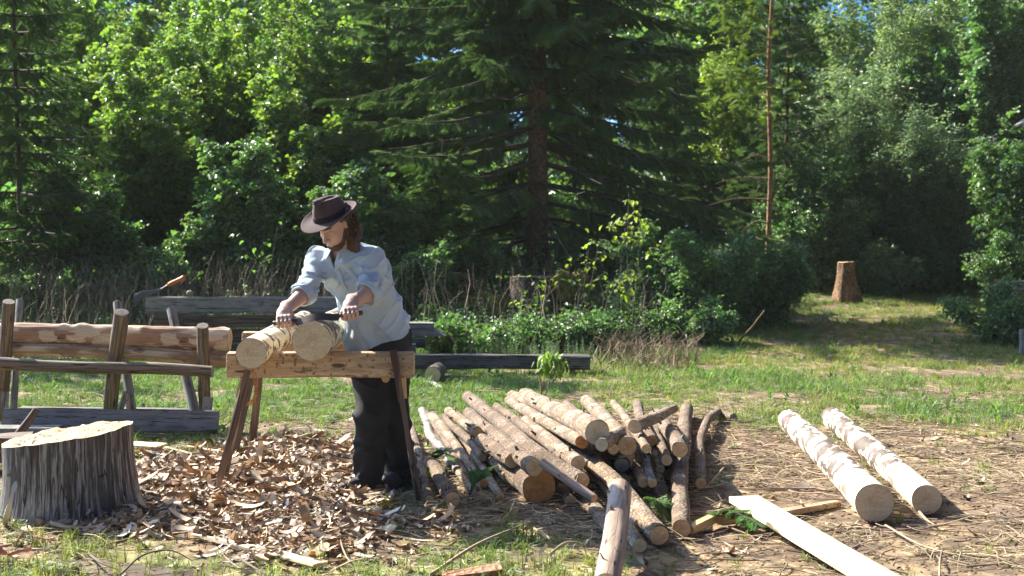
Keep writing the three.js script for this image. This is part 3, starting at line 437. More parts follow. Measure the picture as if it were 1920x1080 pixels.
sapling('little leafy sapling poking over the dark beam', 1005, 19.2, 1.0, 60, 195, MAT.leafBright, [1.3, 1.2, 1]);
sapling('slender sapling with pale stem left of the hat', 505, 19.4, 1.55, 50, 197, MAT.leafMid, [1.2, 1.2, 1]);
sapling('slender sapling growing from brush left of the billhook', 225, 19.4, 1.0, 40, 199, MAT.leafMid, [1.2, 1.1, 1]);
// the far wood, one mass
{
  const L = [[], []], R = rng(881), D = [];
  const cs = []; for (let k = 0; k < 1350; k++) { const d = 32 + 21 * R(), x = (R() * 2 - 1) * (0.42 * d + 1), y = R() * (2.4 + (0.172 * d + 0.6) * smooth(33, 43, d)); if (d < 36 && x > 3.5 && x < 13 && y < 1.2) continue; cs.push([V(x, y + gh(x, -d), -d), 0.8 + 0.5 * R(), R()]); }
  for (let k = 0; k < 46000; k++) { const [c, r, t] = cs[Math.floor(R() * cs.length)], q = c.clone().add(V(gauss(R) * r, gauss(R) * r * 0.7, gauss(R) * r)); const g = 0.7 + 0.5 * R(); L[k % 2].push({ m: mat4(q, quatE(0.5 * gauss(R), R() * 6.28, 0.5 * gauss(R)), 0.8 + 0.5 * R()), c: lin(g * lerp(0.7, 1.3, t), g * lerp(0.8, 1.15, t), g) }); }
  L.forEach((l, i) => tag(instanced('far_wood', SPRIG.far[i], i ? MAT.leafBright : MAT.leafMid, l), i ? 'lighter leaves of the far wood behind the trees' : 'darker leaves of the far wood behind the trees', 'wood'));
}
// undergrowth: nettle-like plants and dead stems in the shade
{
  const pl = (seed) => { const R = rng(seed), gs = []; for (let k = 0; k < 9; k++) for (const s of [0, 1]) { const g = leafBlade(0.075 - 0.004 * k, 0.045 - 0.002 * k, 0.2); g.rotateX(0.25 + 0.3 * R()); g.rotateY(k * 1.57 + s * 3.14 + 0.3 * R()); g.translate(0, 0.06 + k * 0.062, 0); gs.push(g); } const st = tube([V(0, -0.03, 0), V(0.02 * gauss(R), 0.3, 0), V(0.04 * gauss(R), 0.62, 0.02)], [0.004, 0.003, 0.002], 3, false, 3); st.deleteAttribute('uv'); gs.push(st); return mergeGeometries(gs); };
  const A = scatter(20000, 601, 15.8, 24, (c, x, d) => c.forest * smooth(-0.5, 0.3, noise3(x * 1.2, 0, d * 1.2) + 0.15) * (Math.abs(x / d * FPX + 30) < 180 && d > 18.4 && d < 21.6 ? 0.15 : 1), (p, R, c, d) => { const s = 0.3 + 0.85 * R() * smooth(16.5, 20.5, d), g = 0.65 + 0.6 * R(); return { m: mat4(p, quatE(0.25 * gauss(R), R() * 6.28, 0.25 * gauss(R)), V(s * 1.2, s * (0.8 + 0.6 * R()), s * 1.2)), c: lin(g, g, g) }; });
  const B = scatter(9000, 603, 23.5, 34, (c) => c.forest, (p, R) => { const s = 0.9 + 1.1 * R(), g = 0.65 + 0.6 * R(); return { m: mat4(p, quatE(0.25 * gauss(R), R() * 6.28, 0.25 * gauss(R)), s), c: lin(g, g, g) }; });
  tag(instanced('undergrowth', pl(1), MAT.leafMid, A), 'dense green undergrowth along the foot of the forest', 'undergrowth'); tag(instanced('undergrowth', pl(2), MAT.leafMid, B), 'shaded undergrowth deeper among the trees', 'undergrowth');
  const stem = tube([V(0, -0.02, 0), V(0.05, 0.4, 0.03), V(0.0, 0.8, 0.06), V(0.12, 1.15, 0.02)], [0.005, 0.004, 0.003, 0.0015], 3, false, 6);
  const S = scatter(4600, 605, 16.2, 21.5, (c, x, d) => c.forest * (0.2 + 0.8 * smooth(-1.6, -2.6, x)), (p, R) => { const g = 0.6 + 0.9 * R(); return { m: mat4(p, quatE(0.4 * gauss(R), R() * 6.28, 0.4 * gauss(R)), V(1, 0.5 + 0.6 * R(), 1)), c: lin(g, g, g) }; });
  tag(instanced('dead_stems', stem, M({ color: lin(0.24, 0.19, 0.14) }), S), 'dry brown dead stems standing in the undergrowth', 'dead stems', null, 'stuff');
  // brown dead herbs right of the long beam
  const Rr = rng(607), H = []; for (let k = 0; k < 230; k++) { const p = onGround(1115 + 190 * Rr(), 668 + 34 * Rr()), g = 0.7 + 0.9 * Rr(); H.push({ m: mat4(p, quatE(0.7 * gauss(Rr), Rr() * 6.28, 0.7 * gauss(Rr)), V(1.1, 0.22 + 0.16 * Rr(), 1.1)), c: lin(g, g * 0.9, g * 0.8) }); }
  tag(instanced('dead_stems', stem, M({ color: lin(0.20, 0.155, 0.115) }), H), 'patch of brown dead herbs beyond the end of the long beam', 'dead stems', null, 'stuff');
}

// ------------------------------------------------------------------ stumps, mound, shed, fallen log
const csg = new Evaluator();
function stumpShape(c, r, h, o = {}) { // upright round with flaring foot; side and top apart
  const { seed = 1, flare = 0.35, tiltX = 0, tiltZ = 0, rings = 18, rad = 48, rough = 0.05, sx = 1, flarePow = 3, roughTop = 0.008 } = o, P = [], U = [], I = [];
  const rim = []; const topY = (x, z) => c.y + h + tiltX * x + tiltZ * z;
  for (let i = 0; i <= rings; i++) { const t = i / rings; for (let k = 0; k <= rad; k++) { const a = (k % rad) / rad * 6.28318, ca = Math.cos(a), sa = Math.sin(a); const lobes = 0.5 + 0.5 * noise3(ca * 1.8 + seed, sa * 1.8, 2); const ribs = noise3(ca * 9 + seed, sa * 9, t * 1.2) * rough * 0.55 + noise3(ca * 22, sa * 22 + seed, t * 2) * rough * 0.22; const q = r * (1 + noise3(ca * 1.2, sa * 1.2 + seed, t * 0.8) * rough + ribs + flare * (0.35 + lobes) * Math.pow(1 - t, flarePow)); const x = ca * q * sx, z = sa * q; const y = lerp(c.y - 0.04, topY(x, z) + roughTop * 0.45 * noise3(ca * 5 + seed, sa * 5, 3), t); P.push(c.x + x, y, c.z + z); U.push(k / rad * Math.round(6.28 * r / 0.5), (y - c.y) / 0.8); if (i === rings && k < rad) rim.push(V(c.x + x, y, c.z + z)); } }
  for (let i = 0; i < rings; i++) for (let k = 0; k < rad; k++) { const a = i * (rad + 1) + k, b = a + rad + 1; I.push(a, b, a + 1, b, b + 1, a + 1); }
  const g = new THREE.BufferGeometry(); g.setAttribute('position', new THREE.Float32BufferAttribute(P, 3)); g.setAttribute('uv', new THREE.Float32BufferAttribute(U, 2)); g.setIndex(I); g.computeVertexNormals();
  const tp = [], tu = [], ti = [], cc = V(c.x, topY(0, 0), c.z), N = 9; tp.push(cc.x, cc.y, cc.z); tu.push(0.5, 0.5);
  for (let s = 1; s <= N; s++) for (let k = 0; k < rad; k++) { const p = cc.clone().lerp(rim[k], s / N); if (s < N) p.y += roughTop * noise3(p.x * 14, p.z * 14, seed) + roughTop * 0.7 * noise3(p.x * 40, p.z * 9, seed); tp.push(p.x, p.y, p.z); tu.push(0.5 + (p.x - c.x) / r / sx * 0.46, 0.5 + (p.z - c.z) / r * 0.46); }
  for (let k = 0; k < rad; k++) { const k1 = (k + 1) % rad; ti.push(0, 1 + k1, 1 + k); for (let s = 0; s < N - 1; s++) { const A = 1 + s * rad; ti.push(A + k, A + k1, A + rad + k, A + rad + k, A + k1, A + rad + k1); } }
  const top = new THREE.BufferGeometry(); top.setAttribute('position', new THREE.Float32BufferAttribute(tp, 3)); top.setAttribute('uv', new THREE.Float32BufferAttribute(tu, 2)); top.setIndex(ti); top.computeVertexNormals();
  return { side: g, top };
}
MAT.blockSide = (() => { // weathered, fibrous: dark and pale grey streaks down the side
  const map = tex(512, 512, (u, v) => { const w = pfbm(u + 0.03 * pfbm(u, v, 6, 6, 3, 8), v, 52, 3, 5, 401), b = pfbm(u, v, 7, 2, 5, 402); let c = mix3(hex3(0x57504a), hex3(0xa39d97), smooth(0.35, 0.68, w)); c = mix3(c, hex3(0x4a3a2e), 0.75 * smooth(0.5, 0.64, b)); c = mix3(c, hex3(0xb8b2ac), 0.6 * smooth(0.58, 0.72, pfbm(u, v, 9, 2, 5, 407))); const k = pfbm(u, v, 22, 2, 3, 409); return scl3(mix3(c, hex3(0x241d19), 0.8 * smooth(0.03, 0, Math.abs(k - 0.5))), 0.8 + 0.4 * pfbm(u, v, 90, 30, 3, 404)); });
  const bumpMap = tex(512, 512, (u, v) => clamp(pfbm(u, v, 52, 3, 5, 401) - 0.5 * smooth(0.03, 0, Math.abs(pfbm(u, v, 22, 2, 3, 409) - 0.5))), false); return M({ map, bumpMap, bumpScale: 0.012, roughness: 0.95 });
})();
MAT.blockTop = M({ map: tex(512, 512, (u, v) => { const r = Math.hypot(u - 0.5, v - 0.5); let c = mix3(hex3(0xb6946a), hex3(0xdcc29a), pfbm(u, v, 8, 40, 4, 411)); c = mix3(c, hex3(0xe8d6b6), 0.7 * smooth(0.48, 0.7, pfbm(u, v, 5, 5, 5, 413))); c = mix3(c, hex3(0x8a6a4a), 0.5 * smooth(0.5, 0.7, 0.5 + 0.5 * Math.sin(r * 190)) * smooth(0.4, 0.6, pfbm(u, v, 4, 4, 3, 412))); const k = pfbm(u, v, 9, 5, 4, 417); return scl3(mix3(c, hex3(0x5c4330), 0.7 * smooth(0.02, 0, Math.abs(k - 0.52))), 0.85 + 0.3 * pfbm(u, v, 70, 70, 3, 415)); }), bumpMap: tex(256, 256, (u, v) => pfbm(u, v, 30, 30, 4, 419), false), bumpScale: 0.012, roughness: 0.95 });
MAT.moss = (() => { const map = tex(512, 512, (u, v) => { let c = mix3(hex3(0x4a4a1e), hex3(0xa3a03c), pfbm(u, v, 9, 9, 5, 421)); c = mix3(c, hex3(0x4b3b2b), 0.8 * smooth(0.52, 0.62, pfbm(u, v, 6, 6, 5, 423))); return scl3(c, 0.75 + 0.5 * pfbm(u, v, 60, 60, 3, 425)); }); return M({ map, bumpMap: tex(256, 256, (u, v) => pfbm(u, v, 24, 24, 4, 427), false), bumpScale: 0.03, roughness: 1 }); })();
{
  const c = G(118, 968, 0.0); c.y = gh(c.x, c.z); c.z -= 0.12; const t = thing('chopping_block', 'big weathered chopping block with pale sloping top in the foreground corner', 'chopping block', c.clone());
  const s = stumpShape(c, 0.335, 0.415, { seed: 3, flare: 0.16, tiltX: 0.135, tiltZ: -0.02, rough: 0.03, roughTop: 0.02 }); mesh('side', s.side, MAT.blockSide, t); mesh('top', s.top, MAT.blockTop, t);
}
{
  const c = AT(1586, 565, 25.2); c.y = gh(c.x, c.z); const t = thing('tree_stump', 'tall sunlit cut stump standing in the small clearing', 'stump', c.clone());
  const s = stumpShape(c, 0.155, 0.74, { seed: 9, flare: 0.95, flarePow: 2.2, tiltX: 0.05, rough: 0.12 }); mesh('bark', s.side, M({ map: barkB, bumpMap: barkBb, bumpScale: 0.03, color: lin(1.2, 0.92, 0.72) }), t); mesh('cut_top', s.top, MAT.endTan[0], t);
}
{
  const c = AT(1025, 610, 20.4); c.y = gh(c.x, c.z); const t = thing('mossy_stump', 'wide old tree stump with moss on its cut top', 'stump', c.clone());
  const s = stumpShape(c, 0.5, 0.78, { seed: 21, flare: 0.25, rough: 0.09, sx: 1.05 }); mesh('bark', s.side, MAT.barkC, t); mesh('cut_top', s.top, M({ map: barkS, color: lin(0.9, 0.72, 0.5), roughness: 1 }), t);
  const R = rng(31), P = []; // moss hanging over the right rim
  for (let k = 0; k < 46; k++) { const a = -0.5 + 1.9 * R(), y = 0.2 + 0.58 * Math.sqrt(R()), g = new THREE.IcosahedronGeometry(0.05 + 0.06 * R(), 2), p = g.attributes.position; for (let i = 0; i < p.count; i++) { const n = 1 + 0.3 * noise3(p.getX(i) * 30 + k, p.getY(i) * 30, p.getZ(i) * 30); p.setXYZ(i, p.getX(i) * n, p.getY(i) * n * 1.3, p.getZ(i) * n); } g.computeVertexNormals(); const r = 0.5 * 1.06 + 0.1 * (1 - y / 0.78); g.translate(c.x + Math.cos(a) * r, c.y + y, c.z + Math.sin(a) * r * 0.95); P.push(g); }
  mesh('moss', mergeGeometries(P), MAT.moss, t).userData.kind = 'stuff';
}
{ // mound of brush and moss left of the stump
  const c = AT(868, 612, 20.9); c.y = gh(c.x, c.z); const P = [], U = [], I = [], n = 44;
  for (let j = 0; j <= n; j++) for (let i = 0; i <= n; i++) { const x = (i / n * 2 - 1), z = (j / n * 2 - 1), r = Math.hypot(x, z), y = 0.82 * Math.pow(smooth(1.0, 0.1, r), 0.8) * (0.85 + 0.3 * noise3(x * 2.5, 1, z * 2.5)) + 0.06 * noise3(x * 9, 2, z * 9) * smooth(1, 0.6, r); P.push(c.x + x * 1.35, c.y + y - 0.03, c.z + z * 1.1); U.push(x * 1.6, z * 1.4); }
  for (let j = 0; j < n; j++) for (let i = 0; i < n; i++) { const a = j * (n + 1) + i, b = a + n + 1; I.push(a, b, a + 1, b, b + 1, a + 1); }
  const g = new THREE.BufferGeometry(); g.setAttribute('position', new THREE.Float32BufferAttribute(P, 3)); g.setAttribute('uv', new THREE.Float32BufferAttribute(U, 2)); g.setIndex(I); g.computeVertexNormals();
  const t = thing('brush_mound', 'low mound of brush with yellow green moss left of the old stump', 'mound', c.clone()); mesh('earth', g, MAT.moss, t);
  const R = rng(37), tw = []; for (let k = 0; k < 190; k++) { const x = (R() * 2 - 1) * 0.95, z = 0.1 + 0.8 * R(), y = 0.7 * smooth(1.0, 0.1, Math.hypot(x, z)), a = R() * 3.14, l = 0.12 + 0.35 * R(), q = V(c.x + x * 1.35, c.y + y + 0.03, c.z + z * 1.1), e = q.clone().add(V(Math.cos(a) * l, gauss(R) * 0.16, Math.sin(a) * l * 0.5)); tw.push(tube([q.clone().lerp(e, -0.5), q.clone().lerp(e, 0.2).add(V(0, 0.04, 0)), e], [0.006, 0.005, 0.002], 4, false, 4)); }
  mesh('twigs', mergeGeometries(tw), MAT.deadTwig, t).userData.kind = 'stuff';
}
function makeLog(name, label, category, pts, r0, r1, matS, matE, o = {}, group) { // pts run from the far end to the near one
  const s = logShape(pts, r0, r1, o), near = pts[pts.length - 1], t = thing(name, label, category, V(near.x, Math.max(0, near.y - r1), near.z), group);
  mesh(o.peeled ? 'peeled_surface' : 'bark', s.side, matS, t); mesh('cut_end', s.near, matE, t); mesh('cut_end', s.far, o.farEnd || matE, t); return t;
}
makeLog('fallen_log', 'grey fallen log at the right edge by the hazel', 'log', [AT(2020, 533, 20.4), AT(1935, 538, 20.2), AT(1872, 541, 20)], 0.1, 0.11, MAT.gray, MAT.endGray, { seed: 81 });
makeLog('fallen_log', 'short pale upright post cut off by the right edge of the picture', 'post', [AT(1917, 618, 17), AT(1918, 662, 17)], 0.04, 0.045, MAT.gray, MAT.endGray, { seed: 83, seg: 8 });
{ // the shed whose roof corner enters the picture on the right
  const d = 18, x0 = AT(1886, 240, 20.2).x, y0 = AT(1886, 240, 20.2).y, t = thing('shed', 'wooden shed whose weathered roof corner enters at the right edge', 'shed', V(x0 + 1.6, 0.2, -d - 1));
  for (let k = 0; k < 9; k++) { const z0 = -d + 0.25 - k * 0.25; mesh('roof_board', boardShape(V(x0, y0, z0), V(x0 + 2.1, y0 + 1.5, z0), 0.235, 0.03, { seed: k + 3, upDir: V(-0.58, 0.81, 0) }), MAT.gray, t); mesh('roof_board', boardShape(V(x0 + 4.2, y0, z0), V(x0 + 2.1, y0 + 1.5, z0), 0.235, 0.03, { seed: k + 23, upDir: V(0.58, 0.81, 0) }), MAT.gray, t); }
  for (let k = 0; k < 12; k++) mesh('wall_board', boardShape(V(x0 + 0.72 + k * 0.25, 0.05, -d), V(x0 + 0.72 + k * 0.25, y0 + 0.42 + (k < 6 ? k : 11 - k) * 0.17, -d), 0.24, 0.03, { seed: k + 50, upDir: V(0, 0, 1), seg: 4 }), MAT.grayDark, t);
  for (const s of [0, 1]) for (let k = 0; k < 7; k++) mesh('wall_board', boardShape(V(x0 + (s ? 3.62 : 0.58), 0.05, -d - 0.16 - k * 0.25), V(x0 + (s ? 3.62 : 0.58), y0 + 0.36, -d - 0.16 - k * 0.25), 0.24, 0.03, { seed: k + 70, upDir: V(1, 0, 0), seg: 4 }), MAT.grayDark, t);
  mesh('gable_board', boardShape(V(x0 - 0.02, y0 - 0.07, -d + 0.4), V(x0 + 2.1, y0 + 1.42, -d + 0.4), 0.2, 0.03, { seed: 91, upDir: V(0, 0, 1) }), MAT.gray, t);
}

// ------------------------------------------------------------------ stack of old timber behind
const grp1 = 'old timber stacked before the forest';
const plank = (name, label, mat, x0, x1, y0, y1, d, o = {}) => { const a = AT(x0, (y0 + y1) / 2, d), b = AT(x1, (y0 + y1) / 2 + (o.dy || 0), d - (o.dd || 0)), h = (y1 - y0) * d / FPX; const m = mesh(name, boardShape(a, b, o.deep || 0.16, h, { seed: o.seed || 1, wear: 0.006, bev: 0.008, seg: 22, ...o }), mat); return tag(m, label, 'plank', grp1); };
plank('weathered_plank', 'topmost weathered grey plank under the billhook', MAT.gray, 274, 712, 557, 587, 16.0, { seed: 2, deep: 0.1 });
plank('weathered_plank', 'brown plank second from the top of the timber stack', MAT.brownOld, 290, 720, 591, 613, 15.95, { seed: 3, deep: 0.12 });
plank('weathered_plank', 'grey plank with broken pointed end right of the shirt hem', MAT.gray, 560, 838, 603, 628, 15.9, { seed: 4, ragged1: 0.28, deep: 0.2, dy: 2 });
plank('weathered_plank', 'dark plank end below the broken grey plank', MAT.grayDark, 520, 799, 633, 652, 15.75, { seed: 5, deep: 0.2 });
plank('weathered_plank', 'short dark plank end behind the sawhorse beam', MAT.grayDark, 500, 779, 645, 661, 15.4, { seed: 6 });
plank('weathered_plank', 'brown plank lowest in the stack behind the rack', MAT.brownOld, 300, 640, 617, 640, 15.9, { seed: 7 });
plank('weathered_plank', 'grey plank at the foot of the stack behind the rack', MAT.grayDark, 285, 660, 643, 668, 15.7, { seed: 8 });
plank('long_beam', 'long dark squared beam running right from the sawhorse', MAT.grayDark, 560, 1106, 663, 689, 14.8, { seed: 9, deep: 0.17, dy: 3, bev: 0.012 });
for (const [px, lab] of [[340, 'short log propping the left end of the timber stack'], [610, 'short log propping the timber stack behind the sawhorse']]) { const a = AT(px, 676, 15.8); a.y = 0.07; makeLog('prop_log', lab, 'log', [a.clone().add(V(0.05, 0, -0.35)), a.clone().add(V(0, 0, 0.2))], 0.07, 0.07, MAT.barkA, MAT.endTan[0], { seed: px, seg: 8 }, grp1); }
{ const a = G(811, 703, 0.09); makeLog('prop_log', 'short round log under the long dark beam', 'log', [a.clone().add(V(0.03, 0, -0.5)), a], 0.085, 0.085, MAT.barkA, MAT.endPale[0], { seed: 7, seg: 8 }, grp1); }
{ const a = AT(1070, 697, 14.9); a.y = 0.05; makeLog('prop_log', 'small chock under the far end of the long beam', 'log', [a.clone().add(V(0, 0, -0.3)), a.clone().add(V(0, 0, 0.02))], 0.055, 0.055, MAT.barkA, MAT.endGray, { seed: 8, seg: 6 }, grp1); }
{ // billhook stuck into the end of the top plank
  const d = 15.85, t = thing('billhook', 'billhook with dark curved blade and orange handle on the timber stack', 'billhook', AT(290, 560, d)); const k = d / FPX, o = AT(300, 548, d); const X = (px) => (px - 300) * k, Y = (py) => (548 - py) * k;
  const sh = new THREE.Shape(); sh.moveTo(X(303), Y(541)); sh.quadraticCurveTo(X(285), Y(545), X(268), Y(546)); sh.quadraticCurveTo(X(252), Y(550), X(250), Y(560)); sh.lineTo(X(254), Y(575)); sh.lineTo(X(257), Y(571)); sh.quadraticCurveTo(X(262), Y(558), X(280), Y(554)); sh.lineTo(X(296), Y(547)); sh.lineTo(X(306), Y(545));
  const g = new THREE.ExtrudeGeometry(sh, { depth: 0.005, bevelEnabled: true, bevelSize: 0.002, bevelThickness: 0.002, bevelSegments: 2, curveSegments: 10 }); g.translate(o.x, o.y, o.z); mesh('blade', g, M({ color: lin(0.09, 0.095, 0.10), roughness: 0.42, metalness: 0.7 }), t);
  mesh('shaft', tube([AT(302, 543, d).add(V(0, 0, 0.003)), AT(318, 533, d).add(V(0, 0, 0.003))], [0.012, 0.013], 10), M({ color: lin(0.02, 0.02, 0.022), roughness: 0.5 }), t);
  mesh('handle', tube([AT(315, 534.5, d), AT(326, 529, d), AT(338, 524, d), AT(346, 520.5, d)], [0.021, 0.024, 0.024, 0.028, 0.034], 12), M({ color: lin(0.72, 0.17, 0.025), roughness: 0.5 }), t);
}
{ const c = AT(356, 550, 15.95), g = new THREE.IcosahedronGeometry(0.042, 3), p = g.attributes.position; for (let i = 0; i < p.count; i++) { const n = 1 + 0.1 * noise3(p.getX(i) * 40, p.getY(i) * 40, p.getZ(i) * 40); p.setXYZ(i, p.getX(i) * n, p.getY(i) * n * 0.85, p.getZ(i) * n); } g.computeVertexNormals(); g.translate(c.x, c.y, c.z); tag(mesh('round_stone', g, M({ map: barkS, color: lin(1.2, 1.1, 0.95) })), 'small pale round stone on the topmost plank', 'stone'); }
{ const a = G(803, 712, 0.03), b = G(826, 727, 0.01); tag(mesh('white_stick', boardShape(a, b, 0.05, 0.012, { seed: 4, wear: 0.002, bev: 0.002, seg: 4 }), M({ color: lin(0.6, 0.62, 0.62) })), 'short white stick in the grass below the long beam', 'stick'); }

// ------------------------------------------------------------------ rack of crossed posts, with two logs
{
  const t = thing('log_rack', 'rough wooden rack of crossed posts with a low rail and base planks', 'rack', G(200, 800, 0));
  const post = (p0, d0, p1, d1, r, seed, mat) => { const a = AT(p0[0], p0[1], d0), b = AT(p1[0], p1[1], d1); const s = logShape([b, b.clone().lerp(a, 0.5).add(V(0.01 * gauss(rng(seed)), 0, 0)), a], r * 1.05, r, { seed, bump: 0.09, seg: 14, rad: 14 }); const m = mesh('post', s.side, mat, t); mesh('post_end', s.near, MAT.endGray, m); };
  post([17, 566], 10.5, [2, 790], 10.85, 0.046, 1, MAT.post); post([37, 562], 11.15, [24, 796], 10.62, 0.027, 2, MAT.gray);
  post([228, 586], 10.42, [204, 792], 10.85, 0.056, 3, MAT.post); post([220, 568], 11.15, [252, 806], 10.52, 0.036, 4, MAT.gray);
  post([380, 611], 10.45, [384, 790], 10.85, 0.047, 5, MAT.post); post([321, 580], 11.15, [372, 800], 10.55, 0.038, 6, MAT.gray);
  const rail = logShape([AT(-25, 680, 10.4), AT(150, 689, 10.38), AT(300, 691, 10.37), AT(398, 697, 10.36)], 0.046, 0.041, { seed: 12, bump: 0.07, seg: 30 }); const rm = mesh('rail', rail.side, MAT.post, t); mesh('rail_end', rail.near, MAT.endGray, rm);
  mesh('base_plank', boardShape(AT(6, 786, 10.34), AT(410, 791, 10.4), 0.17, 0.035, { seed: 21, upDir: V(0, 0.45, 0.9), wear: 0.006, seg: 20 }), MAT.gray, t);
  mesh('base_plank', boardShape(AT(38, 769, 11.0), AT(356, 772, 11.0), 0.1, 0.05, { seed: 22, seg: 20 }), MAT.grayDark, t);
  mesh('wedge', boardShape(AT(224, 775, 10.58), AT(236, 738, 10.6), 0.05, 0.02, { seed: 23, upDir: V(0.3, 0, 1), seg: 4 }), MAT.gray, t); mesh('wedge', boardShape(AT(243, 775, 10.56), AT(238, 739, 10.6), 0.03, 0.02, { seed: 24, upDir: V(0.8, 0, 0.6), seg: 4 }), MAT.polePeel, t);
  mesh('wedge', boardShape(AT(386, 780, 10.58), AT(391, 744, 10.6), 0.075, 0.025, { seed: 25, upDir: V(0, 0, 1), seg: 4 }), MAT.gray, t); mesh('wedge', boardShape(AT(8, 776, 10.55), AT(11, 735, 10.6), 0.05, 0.025, { seed: 26, upDir: V(0, 0, 1), seg: 4 }), MAT.gray, t);
}
makeLog('peeled_log', 'reddish peeled log lying on top in the rack', 'log', [AT(-60, 624, 10.8), AT(90, 627, 10.78), AT(250, 630, 10.76), AT(431, 637, 10.75)], 0.082, 0.088, MAT.redLog, MAT.endTan[1], { seed: 31, bump: 0.1, seg: 110, rad: 26, peeled: true, lumps: 16 });
makeLog('peeled_log', 'pale slender peeled log under the reddish one in the rack', 'log', [AT(18, 655, 10.74), AT(200, 659, 10.72), AT(445, 676, 10.7)], 0.05, 0.058, MAT.paleLog, MAT.endTan[1], { seed: 33, bump: 0.08, seg: 80, peeled: true, lumps: 9 });
tag(mesh('old_plank', boardShape(G(-60, 806, 0.06), G(112, 806, 0.06), 0.2, 0.05, { seed: 41, wear: 0.006 }), MAT.gray), 'grey plank on the ground behind the chopping block', 'plank');
tag(mesh('dark_timber', boardShape(G(-60, 842, 0.13), G(60, 838, 0.13), 0.2, 0.16, { seed: 43, wear: 0.01 }), MAT.brownOld), 'dark brown timber lying behind the chopping block', 'timber');
makeLog('leaning_stick', 'short dark stick leaning behind the chopping block', 'stick', [AT(34, 815, 9.2), AT(52, 792, 9.25), AT(68, 768, 9.3)], 0.03, 0.024, MAT.brownOld, MAT.endGray, { seed: 47, bump: 0.2, seg: 10 });

// ------------------------------------------------------------------ the front sawhorse, the rear one, and the two logs on them
const LOGA = [V(-1.50, 0.862, -10.0), V(-1.455, 0.852, -8.8), V(-1.40, 0.842, -7.43)], LOGB = [V(-1.095, 0.928, -9.7), V(-1.085, 0.917, -8.6), V(-1.074, 0.907, -7.43)];
function trestle(label, z, x0, x1, top, legs, mat, cut) {
  const t = thing('sawhorse', label, 'sawhorse', V((x0 + x1) / 2, 0, z));
  const sh = new THREE.Shape(); sh.moveTo(-0.055, -0.068); sh.lineTo(0.06, -0.066); sh.quadraticCurveTo(0.066, 0, 0.05, 0.062); sh.lineTo(0.0, 0.068); sh.lineTo(-0.05, 0.06); sh.quadraticCurveTo(-0.075, 0, -0.055, -0.068);
  let g = new THREE.ExtrudeGeometry(sh, { depth: x1 - x0, bevelEnabled: true, bevelSize: 0.004, bevelThickness: 0.004, bevelSegments: 1, steps: 16, curveSegments: 6 }); g.rotateY(Math.PI / 2); g.translate(x0, top - 0.068, z);
  const p = g.attributes.position, u = g.attributes.uv; for (let i = 0; i < p.count; i++) { const x = p.getX(i); p.setY(i, p.getY(i) + 0.006 * noise3(x * 3, z, p.getZ(i) * 5)); p.setZ(i, p.getZ(i) + 0.005 * noise3(x * 4, 5, p.getY(i) * 20)); u.setXY(i, (p.getY(i) * 2.2 + p.getZ(i) * 2.2), x * 1.0 + z * 0.3); }
  g.computeVertexNormals();
  if (cut) { let b = new Brush(g); b.updateMatrixWorld(); for (const [pts, r] of cut) { const dir = pts[2].clone().sub(pts[1]).normalize(), k = (z - pts[1].z) / dir.z, c = pts[1].clone().addScaledVector(dir, k), cy = new THREE.CylinderGeometry(r, r, 0.6, 40); cy.applyQuaternion(new THREE.Quaternion().setFromUnitVectors(V(0, 1, 0), dir)); cy.translate(c.x, c.y + 0.001, c.z); const q = new Brush(cy); q.updateMatrixWorld(); b = csg.evaluate(b, q, SUBTRACTION); } g = b.geometry; }
  mesh('beam', g, mat, t);
  for (const [a, b, w, th, m, seed] of legs) mesh('leg', boardShape(a, b, w, th, { seed, upDir: V(0.1, 0.1, 1), seg: 10, wear: 0.005, bev: 0.006 }), m, t);
  return t;
}
const th = trestle('front sawhorse of thick tan beam on splayed dark legs beneath the logs', -7.72, -1.578, -0.55, 0.828, [
  [AT(465, 693, 7.66), G(398, 944, -0.03), 0.036, 0.034, MAT.legDark, 61], [AT(462, 700, 7.80), G(418, 912, -0.03), 0.034, 0.03, MAT.post, 62],
  [AT(737, 656, 7.64), G(790, 956, -0.03), 0.036, 0.034, MAT.legDark, 63], [AT(744, 690, 7.80), G(776, 905, -0.03), 0.038, 0.03, MAT.post, 64]], MAT.beam, [[LOGA, 0.0855], [LOGB, 0.1065]]);
mesh('brace', boardShape(AT(447, 746, 7.69), AT(460, 698, 7.69), 0.028, 0.03, { seed: 65, upDir: V(0, 0, 1), seg: 4 }), MAT.wedge, th);
mesh('brace', boardShape(AT(757, 747, 7.71), AT(755, 705, 7.71), 0.034, 0.03, { seed: 66, upDir: V(0, 0, 1), seg: 4 }), MAT.wedge, th);
trestle('rear sawhorse carrying the far ends of the two logs', -9.35, -1.81, -0.80, 0.835, [
  [V(-1.70, 0.74, -9.28), V(-1.83, -0.03, -9.0), 0.05, 0.035, MAT.legDark, 71], [V(-1.70, 0.74, -9.42), V(-1.83, -0.03, -9.7), 0.05, 0.035, MAT.legDark, 72],
  [V(-0.90, 0.74, -9.28), V(-0.83, -0.03, -9.0), 0.05, 0.035, MAT.legDark, 73], [V(-0.90, 0.74, -9.42), V(-0.83, -0.03, -9.7), 0.05, 0.035, MAT.legDark, 74]], MAT.beam, [[LOGA, 0.085], [LOGB, 0.105]]);
makeLog('slim_pole', 'pale slim pole lying under the sawhorse beam', 'pole', [AT(560, 690, 9.0), AT(640, 700, 8.4), AT(724, 710, 7.86)], 0.02, 0.022, MAT.wedge, MAT.endTan[2], { seed: 67, peeled: true });
